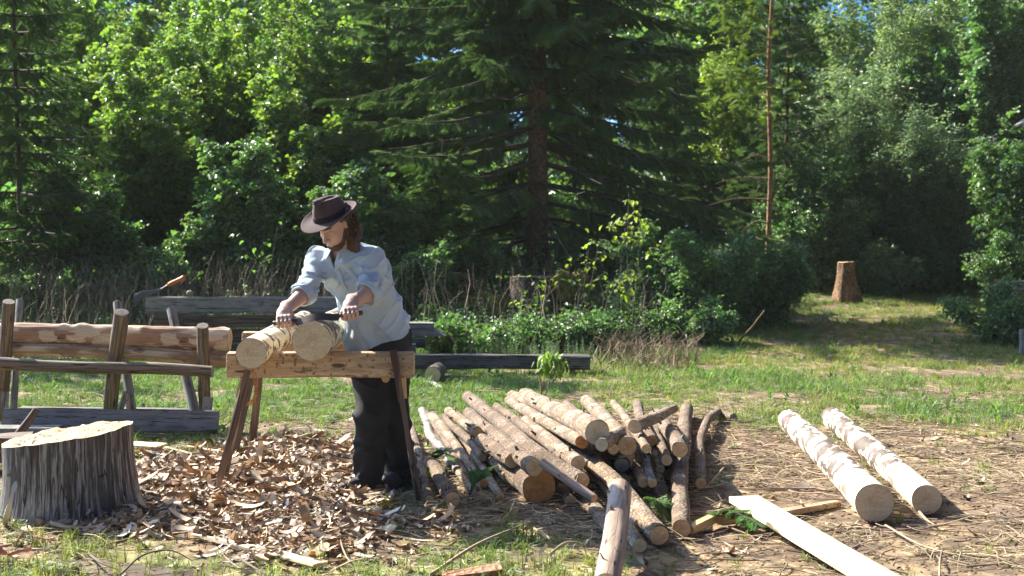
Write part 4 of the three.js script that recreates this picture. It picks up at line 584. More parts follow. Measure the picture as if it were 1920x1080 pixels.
// half-peeled surface: clean pale wood, brown rags of inner bark; v = 0 far, 1 near
function ragTex(seed, clean0, amount) {
  return tex(512, 1024, (u, v) => { let c = mix3(hex3(0xe0cda6), hex3(0xf6ecd4), pfbm(u, v, 30, 4, 4, seed)); c = mix3(c, hex3(0xcbab7c), 0.3 * smooth(0.5, 0.7, pfbm(u, v, 8, 5, 4, seed + 2))); const n = pfbm(u + 0.3 * pfbm(u, v, 4, 16, 3, seed + 21), v + 0.04 * pfbm(u, v, 5, 20, 3, seed + 22), 13, 34, 6, seed + 5), m = smooth(clean0, clean0 - 0.45, v) * amount, k = smooth(0.63 - 0.15 * m, 0.65 - 0.15 * m, n); c = mix3(c, mix3(hex3(0x43372e), hex3(0x76624f), pfbm(u, v, 40, 60, 3, seed + 8)), k * clamp(m * 1.6)); const s = pfbm(u, v, 24, 150, 3, seed + 11); return mix3(c, hex3(0x7c5a3e), 0.55 * smooth(0.72, 0.78, s)); });
}
MAT.ragA = M({ map: ragTex(451, 1.25, 0.75), roughness: 0.75, bumpMap: barkBb, bumpScale: 0.002 }); MAT.ragB = M({ map: ragTex(461, 1.5, 1.0), roughness: 0.75, bumpMap: barkBb, bumpScale: 0.003 });
MAT.ragC = M({ map: ragTex(471, 1.1, 0.85), roughness: 0.7 }); MAT.ragD = M({ map: ragTex(481, 1.05, 0.85), roughness: 0.7 });
makeLog('peeled_log', 'half peeled log on the sawhorse, the slimmer one by the left leg', 'log', LOGA, 0.078, 0.084, MAT.ragA, MAT.endPale[0], { seed: 35, uvWhole: true, bump: 0.035, seg: 34, rad: 26, peeled: true });
makeLog('peeled_log', 'thick half peeled log on the sawhorse under the drawknife', 'log', LOGB, 0.10, 0.1055, MAT.ragB, MAT.endPale[1], { seed: 37, uvWhole: true, bump: 0.035, seg: 34, rad: 30, peeled: true });
{ // strip of bark hanging from the left log
  const p = [AT(473, 690, 7.6), AT(478, 710, 7.56), AT(480, 735, 7.57), AT(473, 752, 7.6), AT(462, 760, 7.66)]; tag(mesh('bark_strip', ribbon(p, 0.03, 0.003, V(1, 0, 0.3)), M({ map: barkB, color: lin(1.7, 1.05, 0.5) })), 'long orange bark strip hanging from the slimmer sawhorse log', 'bark');
}
function ribbon(pts, w, th, side, seg = 24, twist = 0) { // thin curved strip with two faces
  const c = new THREE.CatmullRomCurve3(pts), P = [], U = [], I = []; for (let i = 0; i <= seg; i++) { const t = i / seg, p = c.getPoint(t), tan = c.getTangent(t); let s = side.clone().addScaledVector(tan, -side.dot(tan)).normalize(); if (twist) s.applyAxisAngle(tan, twist * t); const n = V(0, 0, 0).crossVectors(tan, s).normalize(), ww = w / 2 * (0.75 + 0.25 * Math.sin(t * 7) + 0.1 * noise3(t * 9, 1, w * 99)) * smooth(-0.05, 0.1, t) * smooth(1.05, 0.85, t); for (const [a, b] of [[-1, -1], [1, -1], [1, 1], [-1, 1]]) { const q = p.clone().addScaledVector(s, a * ww).addScaledVector(n, b * th / 2); P.push(q.x, q.y, q.z); U.push(a * 0.1 + (b > 0 ? 0.3 : 0), t * 1.5); } }
  for (let i = 0; i < seg; i++) for (let k = 0; k < 4; k++) { const a = i * 4 + k, b = i * 4 + (k + 1) % 4; I.push(a, b, a + 4, a + 4, b, b + 4); } const e = seg * 4; I.push(0, 2, 1, 0, 3, 2, e, e + 1, e + 2, e, e + 2, e + 3);
  const g = new THREE.BufferGeometry(); g.setAttribute('position', new THREE.Float32BufferAttribute(P, 3)); g.setAttribute('uv', new THREE.Float32BufferAttribute(U, 2)); g.setIndex(I); const q = g.toNonIndexed(); q.computeVertexNormals(); return q;
}

// ------------------------------------------------------------------ two peeled logs, board and offcuts on the right
makeLog('peeled_log', 'thicker of the two pale peeled logs lying on the soil', 'log', [G(1480, 789, 0.085), G(1560, 862, 0.094), G(1640, 943, 0.1)], 0.085, 0.1, MAT.ragC, MAT.endPale[0], { seed: 51, uvWhole: true, bump: 0.025, seg: 44, rad: 30, peeled: true });
makeLog('peeled_log', 'thinner of the two pale peeled logs, lying further right on the soil', 'log', [G(1559, 783, 0.08), G(1640, 850, 0.082), G(1738, 937, 0.082)], 0.08, 0.08, MAT.ragD, MAT.endPale[1], { seed: 53, uvWhole: true, bump: 0.025, seg: 44, rad: 28, peeled: true });
tag(mesh('sawn_board', boardShape(G(1395, 936, 0.075), G(1700, 1118, 0.06), 0.165, 0.034, { seed: 55, wear: 0.001, bev: 0.003, tile: 0.8, seg: 20 }), MAT.fresh), 'long pale freshly sawn board in front of the peeled logs', 'board');
tag(mesh('batten', boardShape(G(1292, 994, 0.03), G(1345, 968, 0.035), 0.05, 0.04, { seed: 56, wear: 0.002, seg: 4 }), MAT.wedge), 'short tan batten touching the end of a pile log', 'batten');
tag(mesh('batten', boardShape(G(1348, 975, 0.03), G(1402, 968, 0.03), 0.075, 0.045, { seed: 57, wear: 0.002, seg: 4 }), MAT.wedge), 'short square tan batten sticking out left of the sawn board', 'batten');
tag(mesh('batten', boardShape(G(1465, 962, 0.02), G(1572, 944, 0.02), 0.09, 0.03, { seed: 58, wear: 0.004, seg: 10, taper1: 0.4 }), MAT.beam), 'thin tan slat on the soil between sawn board and peeled logs', 'batten');

// ------------------------------------------------------------------ the pile of spruce poles
const LG = 'cut spruce poles in the pile';
function pole(label, pts, r0, r1, look = 'A', end = 0, o = {}) { // pts: [px, py, height of the axis]
  const P = pts.map(([x, y, h]) => G(x, y, h)), R = rng(label.length * 77 + pts[0][0]); const full = []; for (let i = 0; i < P.length; i++) { full.push(P[i]); if (i < P.length - 1) full.push(P[i].clone().lerp(P[i + 1], 0.5).add(V(gauss(R) * 0.012, gauss(R) * 0.006, 0))); }
  return makeLog(o.name || 'spruce_pole', label, 'log', full, r0, r1, MAT['bark' + look] || MAT[look], end === 'o' ? MAT.endOrange : end === 'g' ? MAT.endGray : end === 'p' ? MAT.endPale[0] : MAT.endTan[end], { seed: pts[0][0] * 0.37 + pts[0][1], bump: 0.085, seg: 36, rad: 18, stubs: o.stubs ?? 6, ...o }, LG);
}
pole('thin pole at the left rim of the pile, beside the sawhorse leg', [[772, 806, 0.03], [785, 850, 0.028], [806, 938, 0.026]], 0.03, 0.026, 'A', 2);
pole('smooth grey crooked pole, second from the left in the pile', [[791, 770, 0.045], [806, 815, 0.045], [832, 848, 0.04], [858, 882, 0.036]], 0.034, 0.028, 'S', 'g', { stubs: 2 });
pole('stout pole with a bright sawn end nearest the sawhorse leg', [[806, 868, 0.045], [826, 900, 0.045], [849, 937, 0.044]], 0.045, 0.043, 'A', 0);
pole('long pole with dark patches running beside the smooth grey one', [[811, 780, 0.08], [848, 826, 0.07], [880, 870, 0.06], [906, 908, 0.04]], 0.04, 0.024, 'B', 'o');
pole('thin speckled pole ending low between stout pole and sawn butt', [[864, 812, 0.08], [888, 850, 0.06], [938, 932, 0.025]], 0.036, 0.024, 'B', 1);
pole('short pole crossing the top left of the pile with round pale end', [[842, 772, 0.2], [868, 790, 0.21], [896, 811, 0.215]], 0.036, 0.036, 'B', 2);
pole('pole ending in bright orange disc left of the sawn butt', [[902, 826, 0.2], [930, 844, 0.2], [960, 864, 0.2]], 0.044, 0.042, 'A', 0);
pole('thick pole ending just above the sawn butt', [[880, 775, 0.18], [935, 822, 0.22], [1002, 876, 0.235]], 0.046, 0.047, 'A', 1);
pole('long pole with reddish far end rising at the back of the pile', [[877, 744, 0.12], [930, 786, 0.2], [1000, 846, 0.24], [1090, 902, 0.17]], 0.05, 0.048, 'A', 2);
pole('pale barked pole with hollow end below the thickest log', [[955, 752, 0.16], [1010, 784, 0.24], [1091, 829, 0.31]], 0.04, 0.038, 'B', 'o');
pole('pole with a round tan end under the hollow ended one', [[985, 790, 0.2], [1030, 826, 0.23], [1084, 868, 0.24]], 0.04, 0.04, 'B', 1);
pole('thickest log on top of the pile with wide pale end', [[985, 742, 0.14], [1045, 772, 0.3], [1120, 811, 0.385]], 0.066, 0.07, 'B', 'p', { rad: 24 });
pole('thick sawn butt with broad orange face low in the pile', [[955, 868, 0.1], [985, 892, 0.1], [1012, 914, 0.1]], 0.09, 0.092, 'A', 'o', { rad: 28, name: 'sawn_butt' });
pole('short pole with tan end right of the sawn butt', [[1040, 905, 0.04], [1055, 920, 0.04], [1070, 940, 0.035]], 0.036, 0.034, 'A', 0);
pole('thin pale peeled pole over the right flank of the sawn butt', [[1018, 868, 0.26], [1062, 898, 0.2], [1114, 934, 0.13]], 0.026, 0.022, 'polePeel', 0, { stubs: 5 });
pole('long pole with flaking bark ending in a pale sliced face at the front', [[1040, 800, 0.16], [1125, 880, 0.17], [1180, 935, 0.12], [1236, 1004, 0.06]], 0.045, 0.05, 'B', 2);
pole('slim grey pole with pale end beside the sliced one', [[1150, 930, 0.05], [1172, 970, 0.05], [1199, 1023, 0.035]], 0.036, 0.034, 'B', 'p');
pole('long straight pole down the right side of the pile', [[1288, 766, 0.07], [1280, 840, 0.1], [1274, 900, 0.08], [1278, 992, 0.046]], 0.052, 0.046, 'A', 0);
pole('crooked dark pole standing apart at the right of the pile', [[1346, 772, 0.05], [1328, 786, 0.08], [1311, 832, 0.06], [1314, 906, 0.036]], 0.03, 0.034, 'A', 1, { stubs: 5 });
pole('small cut stub at the far right of the pile', [[1345, 772, 0.04], [1375, 782, 0.035]], 0.032, 0.03, 'A', 'g', { seg: 10, stubs: 0 });
pole('pole with broad pale end leaning on the long straight one', [[1232, 776, 0.16], [1252, 806, 0.22], [1275, 843, 0.255]], 0.046, 0.047, 'A', 2);
pole('short dark pole with round end under the leaning pole', [[1228, 800, 0.14], [1238, 830, 0.16], [1250, 863, 0.17]], 0.032, 0.032, 'A', 'p');
pole('forked branch piece laid across the top right of the pile', [[1264, 766, 0.32], [1232, 782, 0.34], [1190, 800, 0.36]], 0.03, 0.042, 'B', 'p', { seg: 18, stubs: 4 });
pole('pole ending in a wide tan disc at the middle of the pile', [[1100, 752, 0.14], [1138, 790, 0.22], [1176, 836, 0.28]], 0.05, 0.054, 'B', 1);
pole('short stub of log angled against the wide tan disc', [[1164, 812, 0.33], [1146, 822, 0.33], [1128, 834, 0.33]], 0.038, 0.036, 'B', 'p', { seg: 12, stubs: 3 });
pole('slim pole with small pale end next to the forked branch', [[1150, 756, 0.16], [1185, 800, 0.26], [1212, 841, 0.29]], 0.03, 0.027, 'B', 2);
pole('pole with orange end low on the right half of the pile', [[1168, 850, 0.12], [1186, 876, 0.13], [1206, 904, 0.13]], 0.032, 0.031, 'A', 0);
pole('thin grey pole with tan end beside the low orange end', [[1196, 812, 0.14], [1208, 850, 0.15], [1223, 906, 0.13]], 0.028, 0.025, 'S', 1);
pole('dark shaded log end beneath the thin grey pole', [[1222, 880, 0.05], [1232, 896, 0.05], [1240, 918, 0.045]], 0.042, 0.04, 'A', 'p');
pole('splintered root piece in the heart of the pile', [[1168, 838, 0.22], [1170, 858, 0.2], [1166, 872, 0.17]], 0.055, 0.05, 'B', 'g', { bump: 0.3, seg: 16, stubs: 20 });
pole('pole whose far end peeps out behind the forked branch', [[1196, 758, 0.13], [1204, 790, 0.18], [1222, 826, 0.2]], 0.038, 0.036, 'A', 1);
pole('dark pole at the bottom of the pile behind the big disc', [[1090, 810, 0.06], [1130, 850, 0.07], [1175, 905, 0.05]], 0.045, 0.045, 'B', 1);
pole('shaded pole on the ground under the left poles', [[800, 800, 0.03], [850, 870, 0.03], [898, 940, 0.022]], 0.03, 0.02, 'B', 1);
pole('pole on the ground behind the front end of the stake', [[1085, 910, 0.04], [1120, 960, 0.04], [1150, 1000, 0.035]], 0.04, 0.036, 'A', 2);
pole('knotty pole at the back of the pile near the green twig', [[960, 742, 0.1], [1010, 762, 0.18], [1060, 790, 0.22]], 0.045, 0.045, 'B', 'p');
pole('thin pole squeezed between the smooth grey one and the long patched one', [[800, 775, 0.06], [838, 830, 0.05], [872, 890, 0.03]], 0.028, 0.022, 'A', 1);
pole('slim pole under the round pale end at the top left', [[835, 782, 0.13], [868, 815, 0.13], [905, 858, 0.11]], 0.03, 0.027, 'A', 2);
pole('pole with tan end tucked under the bright orange disc', [[880, 815, 0.1], [915, 852, 0.1], [952, 895, 0.07]], 0.036, 0.034, 'B', 0);
pole('pole nested between the thick pole and the reddish long one', [[900, 760, 0.1], [960, 806, 0.16], [1035, 870, 0.17]], 0.038, 0.036, 'B', 1);
pole('slim pole lying in the groove beside the reddish long one', [[930, 762, 0.14], [985, 802, 0.2], [1058, 858, 0.22]], 0.03, 0.03, 'A', 2);
pole('pole beneath the pale barked pole at the pile centre', [[1000, 780, 0.12], [1050, 820, 0.16], [1108, 872, 0.17]], 0.036, 0.035, 'A', 0);
pole('thin pole lying left of the wide tan disc', [[1062, 758, 0.2], [1105, 795, 0.26], [1150, 842, 0.27]], 0.032, 0.03, 'A', 1);
pole('pole with dark end under the wide tan disc', [[1090, 790, 0.12], [1128, 826, 0.16], [1168, 868, 0.16]], 0.04, 0.038, 'A', 2);
pole('slim pole right of the thin grey one', [[1212, 790, 0.12], [1224, 830, 0.13], [1238, 880, 0.11]], 0.028, 0.026, 'B', 0);
pole('pole filling the gap left of the long straight one', [[1240, 782, 0.08], [1248, 830, 0.08], [1256, 890, 0.05]], 0.036, 0.034, 'A', 1);
pole('pole hidden low behind the splintered root', [[1120, 800, 0.08], [1145, 850, 0.09], [1172, 900, 0.08]], 0.035, 0.034, 'B', 2);
pole('knotty pole beside the sliced one at the front', [[1110, 880, 0.09], [1150, 930, 0.09], [1196, 985, 0.06]], 0.034, 0.03, 'A', 1);
pole('thin pole crossing low before the long straight one', [[1182, 905, 0.05], [1215, 925, 0.05], [1250, 940, 0.04]], 0.024, 0.02, 'B', 2);
pole('smooth grey brown stake resting its far end on the pile', [[1163, 918, 0.25], [1136, 1098, 0.075]], 0.056, 0.053, 'polePeel', 'p', { name: 'stake', bump: 0.03, stubs: 3, rad: 22, farEnd: MAT.polePeel });

// ------------------------------------------------------------------ the man
// distance fields meshed on a grid
function surfaceNets(f, lo, hi, cell) {
  const nx = Math.ceil((hi.x - lo.x) / cell) + 1, ny = Math.ceil((hi.y - lo.y) / cell) + 1, nz = Math.ceil((hi.z - lo.z) / cell) + 1, D = new Float32Array(nx * ny * nz).fill(1), id = (i, j, k) => i + nx * (j + ny * k), B = 5, br = B * cell * 0.9 * 1.5;
  for (let k0 = 0; k0 < nz; k0 += B) for (let j0 = 0; j0 < ny; j0 += B) for (let i0 = 0; i0 < nx; i0 += B) { const c = f(lo.x + (i0 + B / 2) * cell, lo.y + (j0 + B / 2) * cell, lo.z + (k0 + B / 2) * cell), far = Math.abs(c) > br; for (let k = k0; k < Math.min(nz, k0 + B); k++) for (let j = j0; j < Math.min(ny, j0 + B); j++) for (let i = i0; i < Math.min(nx, i0 + B); i++) D[id(i, j, k)] = far ? c : f(lo.x + i * cell, lo.y + j * cell, lo.z + k * cell); }
  const P = [], N = [], I = [], vi = new Int32Array(nx * ny * nz).fill(-1), E = [[0, 0, 0, 1, 0, 0], [0, 1, 0, 1, 1, 0], [0, 0, 1, 1, 0, 1], [0, 1, 1, 1, 1, 1], [0, 0, 0, 0, 1, 0], [1, 0, 0, 1, 1, 0], [0, 0, 1, 0, 1, 1], [1, 0, 1, 1, 1, 1], [0, 0, 0, 0, 0, 1], [1, 0, 0, 1, 0, 1], [0, 1, 0, 0, 1, 1], [1, 1, 0, 1, 1, 1]];
  for (let k = 0; k < nz - 1; k++) for (let j = 0; j < ny - 1; j++) for (let i = 0; i < nx - 1; i++) {
    let n = 0, x = 0, y = 0, z = 0; const s0 = D[id(i, j, k)] < 0; let mixd = false; for (let q = 1; q < 8; q++) if ((D[id(i + (q & 1), j + (q >> 1 & 1), k + (q >> 2))] < 0) !== s0) { mixd = true; break; } if (!mixd) continue;
    for (const [a, b, c, d, e, g] of E) { const u = D[id(i + a, j + b, k + c)], v = D[id(i + d, j + e, k + g)]; if ((u < 0) !== (v < 0)) { const t = u / (u - v); x += i + lerp(a, d, t); y += j + lerp(b, e, t); z += k + lerp(c, g, t); n++; } }
    const px = lo.x + x / n * cell, py = lo.y + y / n * cell, pz = lo.z + z / n * cell, h = cell * 0.6; vi[id(i, j, k)] = P.length / 3; P.push(px, py, pz);
    const gx = f(px + h, py, pz) - f(px - h, py, pz), gy = f(px, py + h, pz) - f(px, py - h, pz), gz = f(px, py, pz + h) - f(px, py, pz - h), l = Math.hypot(gx, gy, gz) || 1; N.push(gx / l, gy / l, gz / l);
  }
  const quad = (a, b, c, d, flip) => { if (a < 0 || b < 0 || c < 0 || d < 0) return; flip ? I.push(a, c, b, a, d, c) : I.push(a, b, c, a, c, d); };
  for (let k = 1; k < nz - 1; k++) for (let j = 1; j < ny - 1; j++) for (let i = 1; i < nx - 1; i++) { const s = D[id(i, j, k)] < 0;
    if (s !== D[id(i + 1, j, k)] < 0) quad(vi[id(i, j - 1, k - 1)], vi[id(i, j, k - 1)], vi[id(i, j, k)], vi[id(i, j - 1, k)], !s);
    if (s !== D[id(i, j + 1, k)] < 0) quad(vi[id(i - 1, j, k - 1)], vi[id(i - 1, j, k)], vi[id(i, j, k)], vi[id(i, j, k - 1)], !s);
    if (s !== D[id(i, j, k + 1)] < 0) quad(vi[id(i - 1, j - 1, k)], vi[id(i, j - 1, k)], vi[id(i, j, k)], vi[id(i - 1, j, k)], !s); }
  const g = new THREE.BufferGeometry(); g.setAttribute('position', new THREE.Float32BufferAttribute(P, 3)); g.setAttribute('normal', new THREE.Float32BufferAttribute(N, 3)); const U = []; for (let i = 0; i < P.length; i += 3) U.push((P[i] + P[i + 2] * 0.7) * 3, P[i + 1] * 3); g.setAttribute('uv', new THREE.Float32BufferAttribute(U, 2)); g.setIndex(I); return g;
}
const smin = (a, b, k) => { const h = Math.max(k - Math.abs(a - b), 0) / k; return Math.min(a, b) - h * h * k * 0.25; };
const smax = (a, b, k) => -smin(-a, -b, k);
const cap = (a, b, ra, rb) => { const ax = a.x, ay = a.y, az = a.z, bx = b.x - ax, by = b.y - ay, bz = b.z - az, L = bx * bx + by * by + bz * bz; return (x, y, z) => { const px = x - ax, py = y - ay, pz = z - az, t = clamp((px * bx + py * by + pz * bz) / L); return Math.hypot(px - bx * t, py - by * t, pz - bz * t) - (ra + (rb - ra) * t); }; };
const ell = (c, X, Y, Z, rx, ry, rz) => { const m = Math.min(rx, ry, rz); return (x, y, z) => { const dx = x - c.x, dy = y - c.y, dz = z - c.z, a = (dx * X.x + dy * X.y + dz * X.z) / rx, b = (dx * Y.x + dy * Y.y + dz * Y.z) / ry, e = (dx * Z.x + dy * Z.y + dz * Z.z) / rz, k = Math.hypot(a, b, e), k2 = Math.hypot(a / rx, b / ry, e / rz); return k < 1e-6 ? -m : k * (k - 1) / k2; }; };
const rbox = (c, X, Y, Z, hx, hy, hz, r) => (x, y, z) => { const dx = x - c.x, dy = y - c.y, dz = z - c.z, a = Math.abs(dx * X.x + dy * X.y + dz * X.z) - hx + r, b = Math.abs(dx * Y.x + dy * Y.y + dz * Y.z) - hy + r, e = Math.abs(dx * Z.x + dy * Z.y + dz * Z.z) - hz + r; return Math.hypot(Math.max(a, 0), Math.max(b, 0), Math.max(e, 0)) + Math.min(Math.max(a, b, e), 0) - r; };
const blend = (k, ...fs) => (x, y, z) => { let d = fs[0](x, y, z); for (let i = 1; i < fs.length; i++) d = smin(d, fs[i](x, y, z), k); return d; };

const J = { // joints, his right arm is on the left of the picture
  pel: V(-0.762, 0.93, -8.02), chest: V(-0.862, 1.215, -7.885), neckB: V(-0.945, 1.40, -7.83), shR: V(-1.098, 1.332, -7.90), shL: V(-0.785, 1.338, -7.76), elR: V(-1.146, 1.16, -7.70), elL: V(-0.79, 1.16, -7.66),
  hipR: V(-0.835, 0.89, -7.985), hipL: V(-0.70, 0.89, -8.06), knR: V(-0.80, 0.47, -7.90), knL: V(-0.69, 0.47, -8.05), anR: V(-0.835, 0.085, -7.96), anL: V(-0.655, 0.085, -8.20),
};
const KN0 = V(-1.225, 1.008, -7.46), KN1 = V(-0.868, 1.05, -7.48); // centres of the drawknife's grips
const kX = KN1.clone().sub(KN0).normalize();
function hand(g, inward, elbow, tiltN) { // grip centre, direction along the grip from little finger to index
  const X = inward.clone().normalize(), W = elbow.clone().sub(g); W.addScaledVector(X, -W.dot(X)).normalize(); let N = V(0, 0, 0).crossVectors(X, W).normalize(); if (N.z < 0) N.negate(); if (tiltN) { W.applyAxisAngle(X, tiltN); N.applyAxisAngle(X, tiltN); }
  const p = (x, w, n) => g.clone().addScaledVector(X, x).addScaledVector(W, w).addScaledVector(N, n), fs = [];
  const palm = rbox(p(0, 0.040, 0.020), X, W, N, 0.041, 0.046, 0.016, 0.014);
  const fingers = []; for (let i = 0; i < 4; i++) { const x = -0.032 + i * 0.0213, l = [0.86, 0.97, 1.03, 0.95][i], r = [0.0082, 0.0092, 0.0095, 0.0092][i], a = p(x, 0.006, 0.026), b = p(x * 1.03, -0.027 * l, 0.019), c = p(x * 1.02, -0.027 * l, -0.012), e = p(x * 0.98, -0.004, -0.0235); fingers.push(blend(0.006, cap(a, b, r * 1.12, r * 1.06), cap(b, c, r * 1.04, r * 0.95), cap(c, e, r * 0.95, r * 0.82))); }
  const thumb = blend(0.012, cap(p(0.030, 0.060, 0.010), p(0.048, 0.030, -0.004), 0.016, 0.0125), cap(p(0.048, 0.030, -0.004), p(0.046, 0.004, -0.020), 0.0115, 0.0108), cap(p(0.046, 0.004, -0.020), p(0.030, -0.012, -0.026), 0.0105, 0.0088));
  const wrist = p(0, 0.088, 0.014);
  const f = (x, y, z) => { let d = palm(x, y, z); let m = fingers[0](x, y, z); for (let i = 1; i < 4; i++) m = Math.min(m, fingers[i](x, y, z)); d = smin(d, m, 0.010); d = smin(d, thumb(x, y, z), 0.010); return smin(d, wr(x, y, z), 0.025); };
  const wr = cap(p(0, 0.062, 0.018), wrist.clone().addScaledVector(W, 0.05), 0.026, 0.027);
  return { f, wrist, X, W, N };
}
const HR = hand(KN0, kX, J.elR, 0), HL = hand(KN1, kX.clone().negate(), J.elL, 0);
// head
const F0 = V(-0.60, 0, 0.80), pitch = 0.60, HU = V(F0.x * Math.sin(pitch), Math.cos(pitch), F0.z * Math.sin(pitch)), HF = V(F0.x * Math.cos(pitch), -Math.sin(pitch), F0.z * Math.cos(pitch)), HS = V(0, 0, 0).crossVectors(HU, HF).normalize(); // up, forward, to his left
const HC = V(-0.985, 1.532, -7.70), hp = (s, u, f) => HC.clone().addScaledVector(HS, s).addScaledVector(HU, u).addScaledVector(HF, f);
const skull = blend(0.03, ell(hp(0, 0.02, -0.012), HS, HU, HF, 0.073, 0.098, 0.092), ell(hp(0, -0.045, 0.03), HS, HU, HF, 0.058, 0.075, 0.062), ell(hp(0, -0.098, 0.058), HS, HU, HF, 0.034, 0.024, 0.030));
const nose = blend(0.008, cap(hp(0, 0.012, 0.085), hp(0, -0.034, 0.112), 0.008, 0.0125), ell(hp(0.012, -0.038, 0.098), HS, HU, HF, 0.008, 0.008, 0.010), ell(hp(-0.012, -0.038, 0.098), HS, HU, HF, 0.008, 0.008, 0.010));
const brow = blend(0.01, cap(hp(-0.045, 0.024, 0.066), hp(-0.006, 0.020, 0.084), 0.008, 0.009), cap(hp(0.045, 0.024, 0.066), hp(0.006, 0.020, 0.084), 0.008, 0.009)), cheek = blend(0.02, ell(hp(0.042, -0.028, 0.058), HS, HU, HF, 0.02, 0.018, 0.018), ell(hp(-0.042, -0.028, 0.058), HS, HU, HF, 0.02, 0.018, 0.018));
const lips = blend(0.004, cap(hp(-0.018, -0.066, 0.082), hp(0.018, -0.066, 0.082), 0.006, 0.006), cap(hp(-0.014, -0.076, 0.080), hp(0.014, -0.076, 0.080), 0.0065, 0.0065)), sockets = [-1, 1].map((s) => ell(hp(s * 0.032, 0.002, 0.086), HS, HU, HF, 0.016, 0.011, 0.012)), ears = [-1, 1].map((s) => ell(hp(s * 0.076, -0.008, -0.012), HS, HU, HF, 0.009, 0.031, 0.019)), lids = [-1, 1].map((s) => ell(hp(s * 0.032, 0.001, 0.072), HS, HU, HF, 0.0135, 0.0115, 0.0125));
const headF = (x, y, z) => { let d = smin(skull(x, y, z), brow(x, y, z), 0.014); d = smin(d, cheek(x, y, z), 0.03); for (const s of sockets) d = smax(d, -s(x, y, z), 0.012); for (const s of lids) d = smin(d, s(x, y, z), 0.004); d = smin(d, nose(x, y, z), 0.009); d = smin(d, lips(x, y, z), 0.006); for (const e of ears) d = smin(d, e(x, y, z), 0.006); return d; };
const neck = cap(J.neckB.clone().add(V(0, -0.02, 0)), hp(0, -0.06, -0.03), 0.062, 0.056);
// arms and trunk
const foreR = cap(J.elR, HR.wrist, 0.046, 0.029), foreL = cap(J.elL, HL.wrist, 0.046, 0.029);
const bodyF = blend(0.04, cap(J.pel, J.chest, 0.09, 0.095), cap(J.chest, J.neckB, 0.09, 0.06), cap(J.shR, J.elR, 0.042, 0.042), cap(J.shL, J.elL, 0.042, 0.042), cap(J.chest, J.shR, 0.06, 0.042), cap(J.chest, J.shL, 0.06, 0.042), foreR, foreL, neck, cap(J.hipR, J.knR, 0.08, 0.055), cap(J.hipL, J.knL, 0.08, 0.055), cap(J.knR, J.anR, 0.055, 0.04), cap(J.knL, J.anL, 0.055, 0.04), skull);
const SKIN = M({ color: lin(0.55, 0.33, 0.25), roughness: 0.55, bumpMap: groundBump, bumpScale: 0.0006 });
const feet = V(-0.75, gh(-0.75, -8.05), -8.05), man = thing('person', 'person in brown hat and pale blue shirt bending over the logs with a drawknife', 'person', feet);
{
  const trunk = surfaceNets(bodyF, V(-1.32, 0.0, -8.32), V(-0.52, 1.66, -7.42), 0.012);
  const box = (f, c, r, cell) => surfaceNets(f, c.clone().addScalar(-r), c.clone().addScalar(r), cell);
  const head = box((x, y, z) => Math.min(headF(x, y, z), smin(headF(x, y, z), neck(x, y, z), 0.03)), HC, 0.17, 0.0034);
  const hr = box((x, y, z) => smin(HR.f(x, y, z), foreR(x, y, z), 0.02), KN0.clone().addScaledVector(HR.W, 0.04), 0.115, 0.003), hl = box((x, y, z) => smin(HL.f(x, y, z), foreL(x, y, z), 0.02), KN1.clone().addScaledVector(HL.W, 0.04), 0.115, 0.003);
  mesh('body', mergeGeometries([trunk, head, hr, hl]), SKIN, man);
}
// shirt: loose, creased, open at the neck, sleeves rolled to the elbow
const cuffR = J.elR.clone().lerp(HR.wrist, 0.20), cuffL = J.elL.clone().lerp(HL.wrist, 0.12), cdR = HR.wrist.clone().sub(J.elR).normalize(), cdL = HL.wrist.clone().sub(J.elL).normalize();
const along = (p, n, x, y, z) => (x - p.x) * n.x + (y - p.y) * n.y + (z - p.z) * n.z;
const FW = V(-0.51, 0, 0.86), SD = V(0.86, 0, 0.51); // the way he faces; his left
const slR = blend(0.03, cap(J.shR, J.elR, 0.058, 0.056), cap(J.elR, cuffR.clone().addScaledVector(cdR, 0.02), 0.058, 0.055)), slL = blend(0.03, cap(J.shL, J.elL, 0.060, 0.062), cap(J.elL, cuffL.clone().addScaledVector(cdL, 0.02), 0.064, 0.062));
const off = (p, s, u = 0) => p.clone().addScaledVector(SD, s).add(V(0, u, 0)), nk = off(J.neckB, 0, -0.05);
const trunkS = blend(0.055, cap(off(J.chest, -0.06), off(J.pel, -0.045), 0.112, 0.115), cap(off(J.chest, 0.06), off(J.pel, 0.045), 0.112, 0.115), cap(nk, J.chest, 0.072, 0.115), cap(nk, J.shR, 0.062, 0.056), cap(nk, J.shL, 0.062, 0.058), cap(J.shR, off(J.chest, -0.055), 0.056, 0.105), cap(J.shL, off(J.chest, 0.055), 0.058, 0.105),
  cap(V(-0.80, 1.26, -7.93), V(-0.735, 1.0, -8.05), 0.10, 0.115), cap(V(-0.735, 1.0, -8.05), V(-0.745, 0.87, -8.04), 0.115, 0.125), cap(V(-0.865, 1.1, -7.89), V(-0.84, 0.86, -7.955), 0.095, 0.118), cap(off(J.pel, 0.03), off(J.pel, 0.03, -0.1), 0.115, 0.12));
const hemN = V(0.30, -1, -0.22).normalize(), hemP = V(-0.80, 0.835, -7.86);
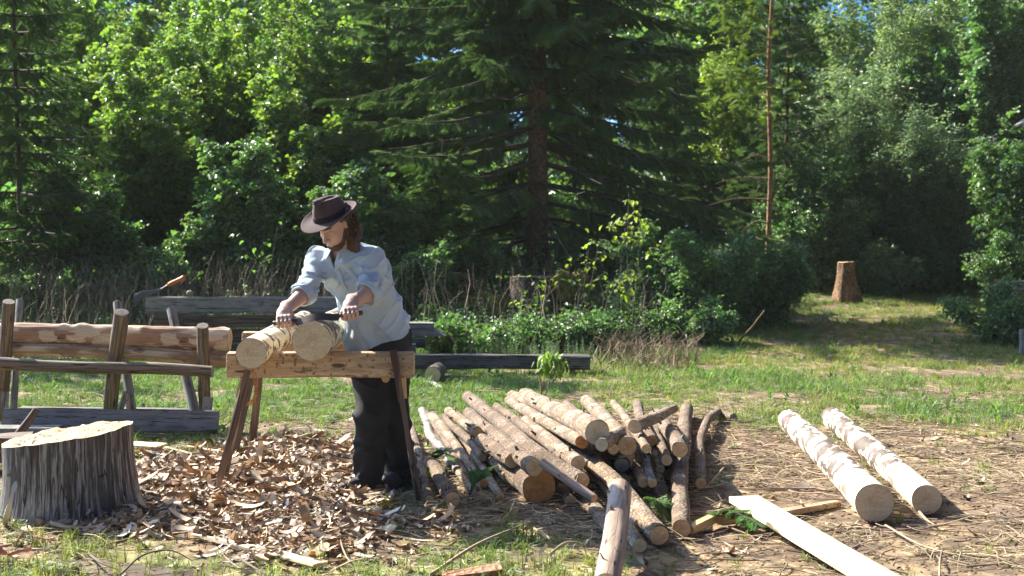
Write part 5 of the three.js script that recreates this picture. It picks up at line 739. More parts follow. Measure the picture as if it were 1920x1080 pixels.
const shirtOuter = (x, y, z) => {
  let d = trunkS(x, y, z);
  const fold = 0.009 * noise3(x * 5 + z * 9, y * 4.5 + x * 5, z * 4) + 0.013 * (0.6 - Math.abs(noise3(x * 9 - y * 6 + 3, y * 5 + z * 3, z * 10)) * 2.2) * smooth(1.40, 1.25, y) + 0.006 * Math.sin((x * 0.86 + z * 0.5) * 62 + y * 9 + 3 * noise3(x * 5, y * 3, z * 5)) * smooth(1.12, 0.9, y);
  d -= fold + 0.014 * Math.exp(-Math.pow(noise3(x * 7 + y * 6, y * 3.4, z * 8 + y * 4) * 6, 2)) + 0.010 * Math.exp(-Math.pow(noise3(x * 13 - y * 9, y * 7 + 5, z * 13) * 5, 2));
  const aR = slR(x, y, z) - 0.009 * Math.sin(along(J.shR, V(0, -1, 0), x, y, z) * 75 + 4 * noise3(x * 14, y * 10, z * 14)) * smooth(1.33, 1.24, y) - 0.010 * Math.exp(-Math.pow(noise3(x * 9, y * 30 + x * 8, z * 9) * 4, 2)), aL = slL(x, y, z) - 0.010 * Math.sin(along(J.shL, V(0.25, -1, 0), x, y, z) * 66 + 4 * noise3(x * 13, y * 9, z * 13)) * smooth(1.33, 1.23, y) - 0.011 * Math.exp(-Math.pow(noise3(x * 9 + 7, y * 26 - x * 9, z * 9) * 4, 2));
  const arms = Math.min(Math.max(aR, along(cuffR, cdR, x, y, z)), Math.max(aL, along(cuffL, cdL, x, y, z)));
  d = smin(d, arms, 0.035); d = Math.max(d, along(hemP, hemN, x, y, z) - 0.012 * noise3(x * 14, 1, z * 14)); return d;
};
const vDir = V(-0.35, -0.55, 0.75).normalize(), vTop = J.neckB.clone().addScaledVector(FW, 0.055).add(V(-0.01, 0.0, 0));
const shirtF = (x, y, z) => { // a shell a few millimetres thick
  const o = shirtOuter(x, y, z); let d = Math.max(o, -(o + 0.014)); d = Math.max(d, -(neck(x, y, z) - 0.012)); 
  const s = along(vTop, SD, x, y, z), f = along(vTop, FW, x, y, z), w = 0.036 * smooth(1.27, 1.42, y); if (f > -0.03) d = Math.max(d, -(Math.abs(s) - w)) ; return d; };
const weave = tex(256, 256, (u, v) => 0.5 + 0.25 * Math.sin(u * 6.283 * 60) + 0.25 * Math.sin(v * 6.283 * 60), false); weave.repeat.set(4, 4);
const SHIRT = new THREE.MeshPhysicalMaterial({ color: lin(0.52, 0.62, 0.69), roughness: 0.9, transmission: 0.12, thickness: 0, bumpMap: weave, bumpScale: 0.0007, sheen: 0.3, sheenRoughness: 0.6, sheenColor: lin(0.7, 0.75, 0.8) });
{
  const sh = mesh('shirt', surfaceNets(shirtF, V(-1.36, 0.76, -8.36), V(-0.48, 1.50, -7.48), 0.005), SHIRT, man);
  const cuff = (p, d, f) => { const f2 = (x, y, z) => { const a = along(p, d, x, y, z), r = f(x, y, z) - 0.006 - 0.004 * noise3(x * 30, y * 30, z * 30); return Math.max(Math.max(r, -(r + 0.012)), Math.abs(a + 0.012) - 0.024); }; return surfaceNets(f2, p.clone().addScalar(-0.13), p.clone().addScalar(0.13), 0.004); };
  mesh('cuff', cuff(cuffR, cdR, slR), SHIRT, sh); mesh('cuff', cuff(cuffL, cdL, slL), SHIRT, sh);
  // find the cloth from outside, along a direction
  const onShirt = (p, dir) => { const q = p.clone().addScaledVector(dir, 0.4); for (let k = 0; k < 60; k++) { const d = shirtOuter(q.x, q.y, q.z); if (d < 0.0008) break; q.addScaledVector(dir, -d * 0.7); } return q; };
  const line = []; for (let k = 0; k <= 14; k++) { const t = k / 14, p = V(lerp(-0.955, -0.80, t), lerp(1.31, 0.88, t), lerp(-7.80, -7.93, t)); line.push(onShirt(p, FW)); }
  mesh('placket', ribbon(line.map((p) => p.clone().addScaledVector(FW, 0.001)), 0.036, 0.004, SD, 40), SHIRT, sh);
  for (const k of [1, 4, 7, 10]) { const g = new THREE.CylinderGeometry(0.0055, 0.0055, 0.003, 14); g.applyQuaternion(new THREE.Quaternion().setFromUnitVectors(V(0, 1, 0), FW)); const p = line[k].clone().addScaledVector(FW, 0.004); g.translate(p.x, p.y, p.z); mesh('button', g, M({ color: lin(0.6, 0.58, 0.52), roughness: 0.4 }), sh); }
  for (const s of [-1, 1]) { // collar wings
    const top = [], n = 10; for (let i = 0; i <= n; i++) { const a = lerp(0.35, 2.9, i / n) * s, r = 0.073, q = J.neckB.clone().add(V(0, 0.045, 0)).addScaledVector(FW, Math.cos(a) * r + 0.012).addScaledVector(SD, Math.sin(a) * r); q.y -= 0.035 * (1 + Math.cos(a)) * 0.5; top.push(q); }
    const P = [], I = []; top.forEach((q, i) => { const t = i / n, out = q.clone().sub(J.neckB).setY(0).normalize(), drop = lerp(0.062, 0.035, t); const e = q.clone().addScaledVector(out, 0.026).add(V(0, -drop, 0)); if (i === 0) e.addScaledVector(FW, 0.015).addScaledVector(SD, s * 0.012).add(V(0, -0.015, 0)); for (const p of [q, e, e.clone().addScaledVector(out, -0.003), q.clone().addScaledVector(out, -0.004)]) P.push(p.x, p.y, p.z); if (i) for (let k = 0; k < 4; k++) { const a = (i - 1) * 4 + k, b = (i - 1) * 4 + (k + 1) % 4; I.push(a, b, a + 4, a + 4, b, b + 4); } });
    I.push(0, 1, 2, 0, 2, 3); const g = new THREE.BufferGeometry(); g.setAttribute('position', new THREE.Float32BufferAttribute(P, 3)); g.setAttribute('uv', new THREE.Float32BufferAttribute(P.filter((_, i) => i % 3 < 2), 2)); g.setIndex(I); const q = g.toNonIndexed(); q.computeVertexNormals(); mesh('collar', q, SHIRT, sh);
  }
}
// trousers
{
  const base = blend(0.05, cap(J.pel.clone().add(V(0, 0.05, 0)), J.pel.clone().add(V(0, -0.08, 0)), 0.105, 0.115), cap(J.hipR, J.knR, 0.105, 0.088), cap(J.hipL, J.knL, 0.105, 0.088), cap(J.hipR.clone().lerp(J.hipL, 0.5), J.hipR, 0.105, 0.095));
  const lowR = cap(J.knR, J.anR.clone().add(V(0, -0.03, 0)), 0.088, 0.083), lowL = cap(J.knL, J.anL.clone().add(V(0, -0.03, 0)), 0.088, 0.084);
  const f = (x, y, z) => { let d = smin(base(x, y, z), lowR(x, y, z), 0.03); d = smin(d, lowL(x, y, z), 0.03); d -= 0.012 * noise3(x * 9, y * 12 + x * 8, z * 9) + 0.012 * Math.exp(-Math.pow(noise3(x * 6, y * 9 + x * 5, z * 6) * 5, 2)) + 0.008 * Math.sin(y * 46 + 6 * noise3(x * 6, y * 5, z * 6)) * smooth(0.62, 0.1, y) * smooth(0.9, 0.6, y) + 0.004 * Math.sin(y * 70 + x * 50) * smooth(0.25, 0.05, y); d = Math.max(d, y - 1.02, 0.045 - y + 0.01 * noise3(x * 20, 0, z * 20)); return d; };
  const tr = mesh('trousers', surfaceNets(f, V(-1.0, 0.0, -8.36), V(-0.48, 1.06, -7.76), 0.0065), M({ color: lin(0.017, 0.017, 0.018), roughness: 0.9, bumpMap: weave, bumpScale: 0.0006 }), man);
  const bf = (x, y, z) => { const r = f(x, Math.min(y, 1.0), z) - 0.004; return Math.max(Math.max(r, -(r + 0.01)), Math.abs(y - 0.985) - 0.018); };
  mesh('belt', surfaceNets(bf, V(-1.0, 0.94, -8.3), V(-0.5, 1.03, -7.78), 0.006), M({ color: lin(0.06, 0.03, 0.015), roughness: 0.5 }), tr);
  const shoe = (an, yaw) => { const D = V(-Math.sin(yaw), 0, Math.cos(yaw)), S = V(D.z, 0, -D.x), y0 = gh(an.x, an.z), c = V(an.x, y0, an.z), q = (s, u, ff) => c.clone().addScaledVector(S, s).addScaledVector(D, ff).add(V(0, u, 0)); const up = blend(0.03, ell(q(0, 0.045, 0.135), S, V(0, 1, 0), D, 0.05, 0.045, 0.075), cap(q(0, 0.06, -0.035), q(0, 0.052, 0.09), 0.046, 0.044), cap(q(0, 0.07, -0.02), q(0, 0.14, -0.01), 0.05, 0.05)); const g = surfaceNets((x, y, z) => Math.max(up(x, y, z), y0 + 0.014 - y), q(0, 0.07, 0.06).addScalar(-0.22), q(0, 0.07, 0.06).addScalar(0.22), 0.006), sole = surfaceNets((x, y, z) => Math.max(up(x, Math.max(y, y0 + 0.035), z) - 0.006, y - y0 - 0.02, y0 - y - 0.004), q(0, 0.07, 0.06).addScalar(-0.22), q(0, 0.07, 0.06).addScalar(0.22), 0.006); const m = mesh('shoe', g, M({ color: lin(0.055, 0.045, 0.04), roughness: 0.7 }), man); mesh('sole', sole, M({ color: lin(0.03, 0.03, 0.03) }), m); };
  shoe(J.anR.clone().add(V(-0.01, 0, 0.02)), 0.75); shoe(J.anL.clone().add(V(0, 0, 0.02)), 0.55);
}
// hair and beard
{
  const vols = blend(0.03, ell(hp(0.062, -0.045, -0.045), HS, HU, HF, 0.035, 0.095, 0.048), ell(hp(-0.062, -0.045, -0.045), HS, HU, HF, 0.035, 0.095, 0.048), ell(hp(0, -0.01, -0.085), HS, HU, HF, 0.075, 0.10, 0.045), cap(hp(0.055, -0.08, -0.055), V(-0.885, 1.385, -7.68), 0.04, 0.033), cap(hp(0.0, -0.05, -0.10), V(-0.895, 1.40, -7.76), 0.05, 0.045), cap(hp(-0.055, -0.08, -0.055), V(-1.01, 1.40, -7.82), 0.04, 0.03), ell(hp(0, 0.04, -0.015), HS, HU, HF, 0.082, 0.085, 0.098));
  const f = (x, y, z) => { let d = vols(x, y, z) - 0.012 * noise3(x * 45, y * 26, z * 45) - 0.007 * noise3(x * 95, y * 60, z * 95); const ff = along(HC, HF, x, y, z), uu = along(HC, HU, x, y, z); if (uu < 0.055) d = Math.max(d, ff - 0.012 - 0.006 * noise3(x * 60, y * 60, z * 60)); return d; };
  const HAIR = M({ color: lin(0.075, 0.042, 0.024), roughness: 0.6 }), h = mesh('hair', surfaceNets(f, V(-1.2, 1.30, -7.95), V(-0.78, 1.66, -7.52), 0.0045), HAIR, man);
  const R = rng(77), gs = []; for (let k = 0; k < 150; k++) { const s = 0.045 + 0.055 * R(), sg = R() < 0.7 ? 1 : -1, st = hp(sg * s, 0.03 - 0.1 * R(), -0.03 - 0.07 * R()), pts = [], ph = R() * 6.28, l = 0.06 + 0.06 * R(); for (let i = 0; i < 7; i++) { const t = i / 6; pts.push(st.clone().add(V(0.012 * Math.sin(ph + t * 11) + 0.02 * t * gauss(R), -l * t, 0.012 * Math.cos(ph + t * 11)))); } gs.push(tube(pts, [0.0026, 0.0022, 0.0012], 3, false, 10)); }
  mesh('curls', mergeGeometries(gs), HAIR, h);
  const bF = (x, y, z) => { const uu = along(HC, HU, x, y, z), ff = along(HC, HF, x, y, z), ss = Math.abs(along(HC, HS, x, y, z)); let d = headF(x, y, z) - 0.0045 - 0.003 * noise3(x * 110, y * 110, z * 110); const jaw = uu + 0.055 + 0.9 * Math.max(0, 0.05 - ff) * -0.9, line = uu - lerp(-0.018, -0.078, smooth(0.0, 0.06, ff)); d = Math.max(d, line - 0.004 * noise3(x * 80, y * 80, z * 80)); const mouth = Math.hypot((uu + 0.072) / 0.6, ss) - 0.021; if (ff > 0.04) d = Math.max(d, -mouth); return Math.max(d, -ff - 0.005); };
  mesh('beard', surfaceNets(bF, HC.clone().addScalar(-0.16), HC.clone().addScalar(0.16), 0.0036), M({ color: lin(0.085, 0.045, 0.026), roughness: 0.8 }), man);
  for (const s of [-1, 1]) { mesh('eyebrow', tube([hp(s * 0.012, 0.024, 0.092), hp(s * 0.03, 0.03, 0.086), hp(s * 0.05, 0.024, 0.068)], [0.003, 0.004, 0.002], 6), HAIR, man); const g = new THREE.SphereGeometry(0.0105, 16, 12), p = hp(s * 0.032, -0.004, 0.0735); g.translate(p.x, p.y, p.z); mesh('eye', g, M({ color: lin(0.45, 0.42, 0.4), roughness: 0.2 }), man); }
}
// hat: soft felt, pinched crown, turned brim
{
  const hpi = 0.47, TU = V(F0.x * Math.sin(hpi), Math.cos(hpi), F0.z * Math.sin(hpi)), TF = V(F0.x * Math.cos(hpi), -Math.sin(hpi), F0.z * Math.cos(hpi)), HATC = hp(0, 0.062, -0.006), P = [], U = [], I = [], NA = 72; const prof = []; // crown from the middle of its top outwards, then the brim, then back under
  for (let k = 0; k <= 8; k++) prof.push(['t', k / 8]); for (let k = 1; k <= 12; k++) prof.push(['c', k / 12]); for (let k = 1; k <= 10; k++) prof.push(['b', k / 10]); for (let k = 10; k >= 0; k--) prof.push(['u', k / 10]); for (let k = 11; k >= 0; k--) prof.push(['i', k / 12]); prof.push(['z', 0]);
  const rim = (a) => 0.088 + 0.012 * Math.cos(a) * Math.cos(a), hgt = (a) => 0.100 + 0.012 * Math.cos(a);
  const pt = (kind, t, a) => { const ca = Math.cos(a), sa = Math.sin(a); let r, y; const rt = rim(a) * (0.80 - 0.10 * smooth(0.3, 1, ca) * Math.abs(sa) * 2 ), taper = (q) => lerp(rim(a), rt, Math.pow(q, 1.2)); 
    if (kind === 't') { r = rt * t * 0.97; const x = r * sa; y = hgt(a) + 0.006 - 0.034 * Math.exp(-(x * x) / 0.0006) * smooth(1.1, 0.5, Math.abs(t * ca) * (ca > 0 ? 0.7 : 1)) - 0.006 * t * t; }
    else if (kind === 'c') { const q = 1 - t; r = taper(q) * (1 + 0.03 * Math.sin(q * 3.14)); y = hgt(a) * q; r -= 0.022 * smooth(0.45, 0.95, q) * Math.exp(-Math.pow(Math.abs(Math.abs(a > Math.PI ? a - 6.283 : a) - 0.62), 2) / 0.06); }
    else if (kind === 'b' || kind === 'u') { const w = 0.066 + 0.012 * ca; r = rim(a) + w * t; y = 0.022 * Math.pow(t, 2) * (sa * sa) + 0.010 * t * t * (ca < 0 ? -ca : 0) * 1.5 - 0.010 * t * t * (ca > 0 ? ca : 0) - 0.004 * t + (kind === 'u' ? -0.003 : 0); }
    else if (kind === 'i') { r = taper(t) * 0.97 - 0.035 * smooth(0.2, 0.6, t); y = hgt(a) * t * 0.72 - 0.003; } else { r = 0; y = hgt(0) * 0.60; }
    return HATC.clone().addScaledVector(TF, ca * r * 1.06).addScaledVector(HS, sa * r).addScaledVector(TU, y); };
  prof.forEach(([k, t], j) => { for (let i = 0; i <= NA; i++) { const a = (i % NA) / NA * 6.28318, p = pt(k, t, a); P.push(p.x, p.y, p.z); U.push(i / NA * 2, j / 10); } });
  for (let j = 0; j < prof.length - 1; j++) for (let i = 0; i < NA; i++) { const a = j * (NA + 1) + i, b = a + NA + 1; I.push(a, a + 1, b, b, a + 1, b + 1); }
  const g = new THREE.BufferGeometry(); g.setAttribute('position', new THREE.Float32BufferAttribute(P, 3)); g.setAttribute('uv', new THREE.Float32BufferAttribute(U, 2)); g.setIndex(I); g.computeVertexNormals();
  const FELT = new THREE.MeshPhysicalMaterial({ color: lin(0.085, 0.05, 0.048), roughness: 0.95, sheen: 0.8, sheenRoughness: 0.5, sheenColor: lin(0.35, 0.24, 0.23) }); const hat = mesh('hat', g, FELT, man);
  const bp = [], bi = []; for (let i = 0; i <= NA; i++) { const a = (i % NA) / NA * 6.28318; for (const [y, k] of [[0.003, 1.04], [0.028, 1.025], [0.028, 0.98], [0.003, 0.98]]) { const q = y / hgt(a), r = lerp(rim(a), rim(a) * 0.8, Math.pow(q, 1.2)) * (1 + 0.03 * Math.sin(q * 3.14)) * k, p = HATC.clone().addScaledVector(TF, Math.cos(a) * r * 1.06).addScaledVector(HS, Math.sin(a) * r).addScaledVector(TU, y); bp.push(p.x, p.y, p.z); } if (i) for (let k = 0; k < 4; k++) { const A = (i - 1) * 4 + k, B = (i - 1) * 4 + (k + 1) % 4; bi.push(A, A + 4, B, B, A + 4, B + 4); } }
  const bg = new THREE.BufferGeometry(); bg.setAttribute('position', new THREE.Float32BufferAttribute(bp, 3)); bg.setIndex(bi); const bq = bg.toNonIndexed(); bq.computeVertexNormals(); mesh('hat_band', bq, M({ color: lin(0.028, 0.018, 0.018), roughness: 0.9 }), hat);
}
// the drawknife in his hands
{
  const t = thing('drawknife', "drawknife with dark steel blade held in both of the person's hands", 'drawknife', KN0.clone().lerp(KN1, 0.5)), IRON = M({ color: lin(0.085, 0.07, 0.06), roughness: 0.5, metalness: 0.6 }), dirN = V(0, 0.35, 0.94);
  const a = KN0.clone().addScaledVector(kX, 0.055), b = KN1.clone().addScaledVector(kX, -0.055), m = a.clone().lerp(b, 0.5).add(V(0, 0.012, 0.02));
  const c = new THREE.CatmullRomCurve3([a, a.clone().lerp(b, 0.1).add(V(0, -0.004, 0.012)), m, a.clone().lerp(b, 0.9).add(V(0, -0.004, 0.012)), b]), P = [], I = [], n = 30; for (let i = 0; i <= n; i++) { const tt = i / n, p = c.getPoint(tt), w = 0.040 * smooth(0, 0.14, tt) * smooth(1, 0.86, tt) + 0.007, bl = V(0, -0.72, 0.7).normalize(), up = V(0, 0.7, 0.72).normalize(); for (const [x, y] of [[-0.4 * w, -0.003], [0.6 * w, -0.0012], [0.6 * w, 0.0008], [-0.4 * w, 0.004]]) { const q = p.clone().addScaledVector(bl, x).addScaledVector(up, y); P.push(q.x, q.y, q.z); } if (i) for (let k = 0; k < 4; k++) { const A = (i - 1) * 4 + k, B = (i - 1) * 4 + (k + 1) % 4; I.push(A, B, A + 4, A + 4, B, B + 4); } } I.push(0, 2, 1, 0, 3, 2, n * 4, n * 4 + 1, n * 4 + 2, n * 4, n * 4 + 2, n * 4 + 3);
  const g = new THREE.BufferGeometry(); g.setAttribute('position', new THREE.Float32BufferAttribute(P, 3)); g.setIndex(I); const q = g.toNonIndexed(); q.computeVertexNormals(); mesh('blade', q, IRON, t);
  for (const [k, s] of [[KN0, 1], [KN1, -1]]) { const h = mesh('handle', tube([k.clone().addScaledVector(kX, -0.062 * s), k.clone().addScaledVector(kX, -0.02 * s), k.clone().addScaledVector(kX, 0.052 * s)], [0.0125, 0.0145, 0.011], 12), M({ color: lin(0.09, 0.06, 0.04), roughness: 0.6 }), t); mesh('ferrule', tube([k.clone().addScaledVector(kX, 0.044 * s), k.clone().addScaledVector(kX, 0.064 * s)], [0.0125, 0.010], 12), IRON, h); }
}

// ------------------------------------------------------------------ bark shavings, slabs, twigs, small things
function curl(seed, l, w, arc, th = 0.0025) { // a strip of bark rolled along its length; outside brown, inside pale
  const R = rng(seed), n = 7, P = [], C = [], I = []; const out = [0.27, 0.195, 0.13], inn = [0.60, 0.49, 0.35], rad = l / arc, tw = gauss(R) * 0.5;
  for (let i = 0; i <= n; i++) { const t = i / n - 0.5, a = t * arc, c = V(Math.sin(a) * rad, rad * 0.5 - Math.cos(a) * rad * 0.5 + 0.004, gauss(R) * 0.002), nr = V(Math.sin(a), -Math.cos(a), 0), ww = w / 2 * (0.7 + 0.4 * R()) * (Math.abs(t) > 0.45 ? 0.5 : 1), s = V(0, Math.sin(tw * t), Math.cos(tw * t)); for (const [x, y, col] of [[-1, 1, out], [1, 1, out], [1, -1, inn], [-1, -1, inn]]) { const q = c.clone().addScaledVector(s, x * ww).addScaledVector(nr, y * th / 2); P.push(q.x, q.y, q.z); const k = 0.75 + 0.5 * R(); C.push(col[0] * k, col[1] * k, col[2] * k); } if (i) for (const k of [0, 2]) { const A = (i - 1) * 4 + k, B = A + 1; I.push(A, A + 4, B, B, A + 4, B + 4); } }
  const g = new THREE.BufferGeometry(); g.setAttribute('position', new THREE.Float32BufferAttribute(P, 3)); g.setAttribute('color', new THREE.Float32BufferAttribute(C, 3)); g.setIndex(I); g.computeVertexNormals(); return g;
}
const CURL = [curl(1, 0.11, 0.032, 2.2), curl(2, 0.085, 0.028, 1.2), curl(3, 0.14, 0.026, 3.2), curl(4, 0.06, 0.03, 0.7), curl(5, 0.19, 0.03, 1.6), curl(6, 0.10, 0.038, 4.2), curl(7, 0.30, 0.024, 4.4), curl(8, 0.25, 0.034, 2.4), curl(10, 0.17, 0.05, 0.9)];
MAT.curl = M({ color: lin(1, 1, 1), vertexColors: true, roughness: 0.75, side: THREE.DoubleSide });
{
  const inst = CURL.map(() => []), near = [], SZ = [1.1, 0.8, 1.3, 0.6, 1.7, 1, 2.2, 2.2, 2];
  scatter(26000, 701, 5.9, 11.2, (c, x, d) => c.bark * 0.85 + 0.035 * (x < 0.6 ? 1 : 0.35), (p, R, c) => { const k = Math.floor(R() * CURL.length), s = 0.4 + 0.6 * R() + (R() < 0.1 ? 0.8 * R() : 0), g = 0.55 + 0.9 * R(), y = R() < 0.3 ? 1 : 0, up = c.bark * (0.02 + 0.075 * R() * R()); p.y += 0.003 + up; const e = { p, k, q: quatE(0.95 * gauss(R) + (R() < 0.35 ? Math.PI : 0), R() * 6.28, 0.55 * gauss(R)), s: V(s, s, s * (0.8 + 0.4 * R())), c: y ? lin(1.05 * g, 1.05 * g, 1.1 * g) : R() < 0.25 ? lin(1.2 * g, 0.95 * g, 0.7 * g) : lin(0.95 * g, 0.9 * g, 0.86 * g), d: -p.z }; near.push(e); });
  near.sort((a, b) => (b.s.x * SZ[b.k] / b.d + b.p.y * 2) - (a.s.x * SZ[a.k] / a.d + a.p.y * 2));
  const mats = [[1, 0.95, 0.9], [0.75, 0.68, 0.6], [1.25, 1.2, 1.15], [1.15, 0.85, 0.6], [0.55, 0.5, 0.48]].map((c) => M({ color: lin(...c), vertexColors: true, roughness: 0.75, side: THREE.DoubleSide }));
  near.forEach((e, i) => { if (i < 290) { const m = new THREE.Mesh(CURL[e.k], mats[i % 5]); m.name = numbered('bark_shaving'); m.castShadow = m.receiveShadow = true; m.position.copy(e.p); m.quaternion.copy(e.q); m.scale.copy(e.s); scene.add(m); tag(m, 'curled brown bark shaving lying loose in the litter around the sawhorse', 'bark shaving', 'loose bark shavings around the sawhorse'); } else inst[e.k].push({ m: mat4(e.p, e.q, e.s), c: e.c }); });
  const lab = ['half rolled', 'flat', 'tightly rolled', 'small', 'long', 'ring shaped', 'long coiled', 'broad curled', 'broad flat']; inst.forEach((l, k) => tag(instanced('bark_litter', CURL[k], MAT.curl, l), lab[k] + ' bark shavings littering the ground under the sawhorse', 'bark litter'));
}
// fine chips, dust and long splinters between the shavings
{
  const fl = new THREE.BoxGeometry(0.02, 0.0025, 0.009), sp = curl(9, 0.2, 0.007, 0.9, 0.002);
  const A = scatter(30000, 741, 5.8, 11, (c, x, d) => c.bark * 0.8 + 0.06 * (1 - c.forest) * (x < 1 ? 1 : 0.3), (p, R, c) => { const g = 0.5 + 0.9 * R(); p.y += 0.004 + c.bark * 0.05 * R(); return { m: mat4(p, quatE(gauss(R), R() * 6.28, gauss(R)), V(0.4 + 1.4 * R(), 1, 0.5 + R())), c: R() < 0.45 ? lin(g, 0.9 * g, 0.72 * g) : lin(0.5 * g, 0.38 * g, 0.27 * g) }; });
  tag(instanced('wood_dust', fl, M({ color: lin(0.6, 0.52, 0.42), roughness: 0.9 }), A), 'fine wood chips and dust between the bark shavings', 'wood chips', null, 'stuff');
  const B = scatter(5200, 743, 5.8, 11, (c) => c.bark * 0.7 + 0.03, (p, R, c) => { const g = 0.5 + 0.9 * R(); p.y += 0.006 + c.bark * 0.06 * R(); return { m: mat4(p, quatE(1.2 * gauss(R), R() * 6.28, 0.4 * gauss(R)), 0.5 + 0.9 * R()), c: lin(1.1 * g, g, 0.85 * g) }; });
  tag(instanced('splinters', sp, MAT.curl, B), 'long thin splinters strewn through the bark shavings', 'splinters', null, 'stuff');
}
// pale slabs and strips on the ground
const slabMat = M({ map: MAT.fresh.map, color: lin(1, 1, 1), roughness: 0.7 });
const slab = (lab, a, b, w, mat = slabMat, o = {}) => tag(mesh(o.name || 'wood_slab', boardShape(a, b, w, o.th || 0.012, { seed: lab.length, wear: 0.006, bev: 0.003, seg: 12, taper0: o.t0 ?? 1, taper1: o.t1 ?? 1, upDir: o.up || V(0.1, 1, 0.1) }), mat), lab, 'slab');
slab('long white slab of wood tapering to a point in the front litter', G(600, 1058, 0.03), G(362, 1003, 0.045), 0.085, slabMat, { t1: 0.25 });
slab('narrow pale sliver beside the long white slab', G(540, 1066, 0.02), G(470, 1034, 0.03), 0.03, slabMat, { t0: 0.4 });
slab('pale flat slab beside the right of the chopping block', G(243, 831, 0.05), G(302, 836, 0.05), 0.13, slabMat);
slab('thin pale strip bent off the flat slab by the block', G(300, 836, 0.04), G(356, 852, 0.03), 0.035, slabMat);
slab('broken grey board lying in the shavings right of the block', G(292, 846, 0.02), G(312, 888, 0.02), 0.12, MAT.gray);
slab('second broken grey board further down in the shavings', G(318, 850, 0.02), G(332, 892, 0.02), 0.09, MAT.gray);
slab('short grey board end near the foot of the sawhorse', G(322, 912, 0.03), G(345, 938, 0.02), 0.13, MAT.gray);
slab('pale strip on the ground left of the sawhorse leg', G(352, 838, 0.03), G(412, 846, 0.02), 0.05, slabMat, { t0: 0.3 });
slab('pale chip standing upright among the shavings', G(545, 862, 0.02), G(543, 830, 0.05), 0.05, MAT.beam);
slab('small upright stick of wood in the shavings below the beam', G(545, 925, 0.0), G(541, 893, 0.06), 0.035, MAT.gray);
slab('reddish bark slab at the bottom edge of the picture', G(830, 1082, 0.03), G(940, 1068, 0.05), 0.10, M({ map: barkB, bumpMap: barkBb, bumpScale: 0.008, color: lin(1.15, 0.72, 0.5) }), { th: 0.03, t0: 0.5 });
slab('pale curved slab at the foot of the person', G(1000 - 290, 1010, 0.03), G(735, 985, 0.05), 0.05, slabMat);
slab('pale flake standing by the person’s shoe', G(722, 1000, 0.01), G(737, 978, 0.06), 0.05, MAT.beam, { up: V(0, 0.3, 1) });
{ const c = slabMat; const p = [G(8, 985, 0.0), AT(20, 940, 6.72), AT(30, 902, 6.75)]; tag(mesh('pale_stick', ribbon(p, 0.03, 0.01, V(1, 0, 0)), M({ color: lin(0.5, 0.5, 0.47) })), 'pale stick leaning against the front of the chopping block', 'stick'); }
// pink strap in the grass at the left
{ const PINK = M({ color: lin(0.52, 0.17, 0.19), roughness: 0.7, side: THREE.DoubleSide });
  tag(mesh('strap', ribbon([G(28, 1024, 0.02), G(42, 1003, 0.05), G(62, 1003, 0.055), G(84, 1010, 0.05), G(100, 1011, 0.02)], 0.04, 0.004, V(0.3, 0.4, 1), 30, 0.5), PINK), 'pink strap end arching through the grass before the chopping block', 'strap');
  tag(mesh('strap', ribbon([G(14, 1042, 0.02), G(36, 1034, 0.04), G(60, 1030, 0.03)], 0.035, 0.004, V(0, 0.5, 1), 20), PINK), 'short pink strap piece lying flat below the arched one', 'strap');
  tag(mesh('strap', ribbon([G(-12, 1044, 0.02), G(0, 1028, 0.07), G(8, 1040, 0.02)], 0.05, 0.004, V(0, 0.6, 1), 20), PINK), 'pink strap loop cut off by the left edge of the picture', 'strap'); }
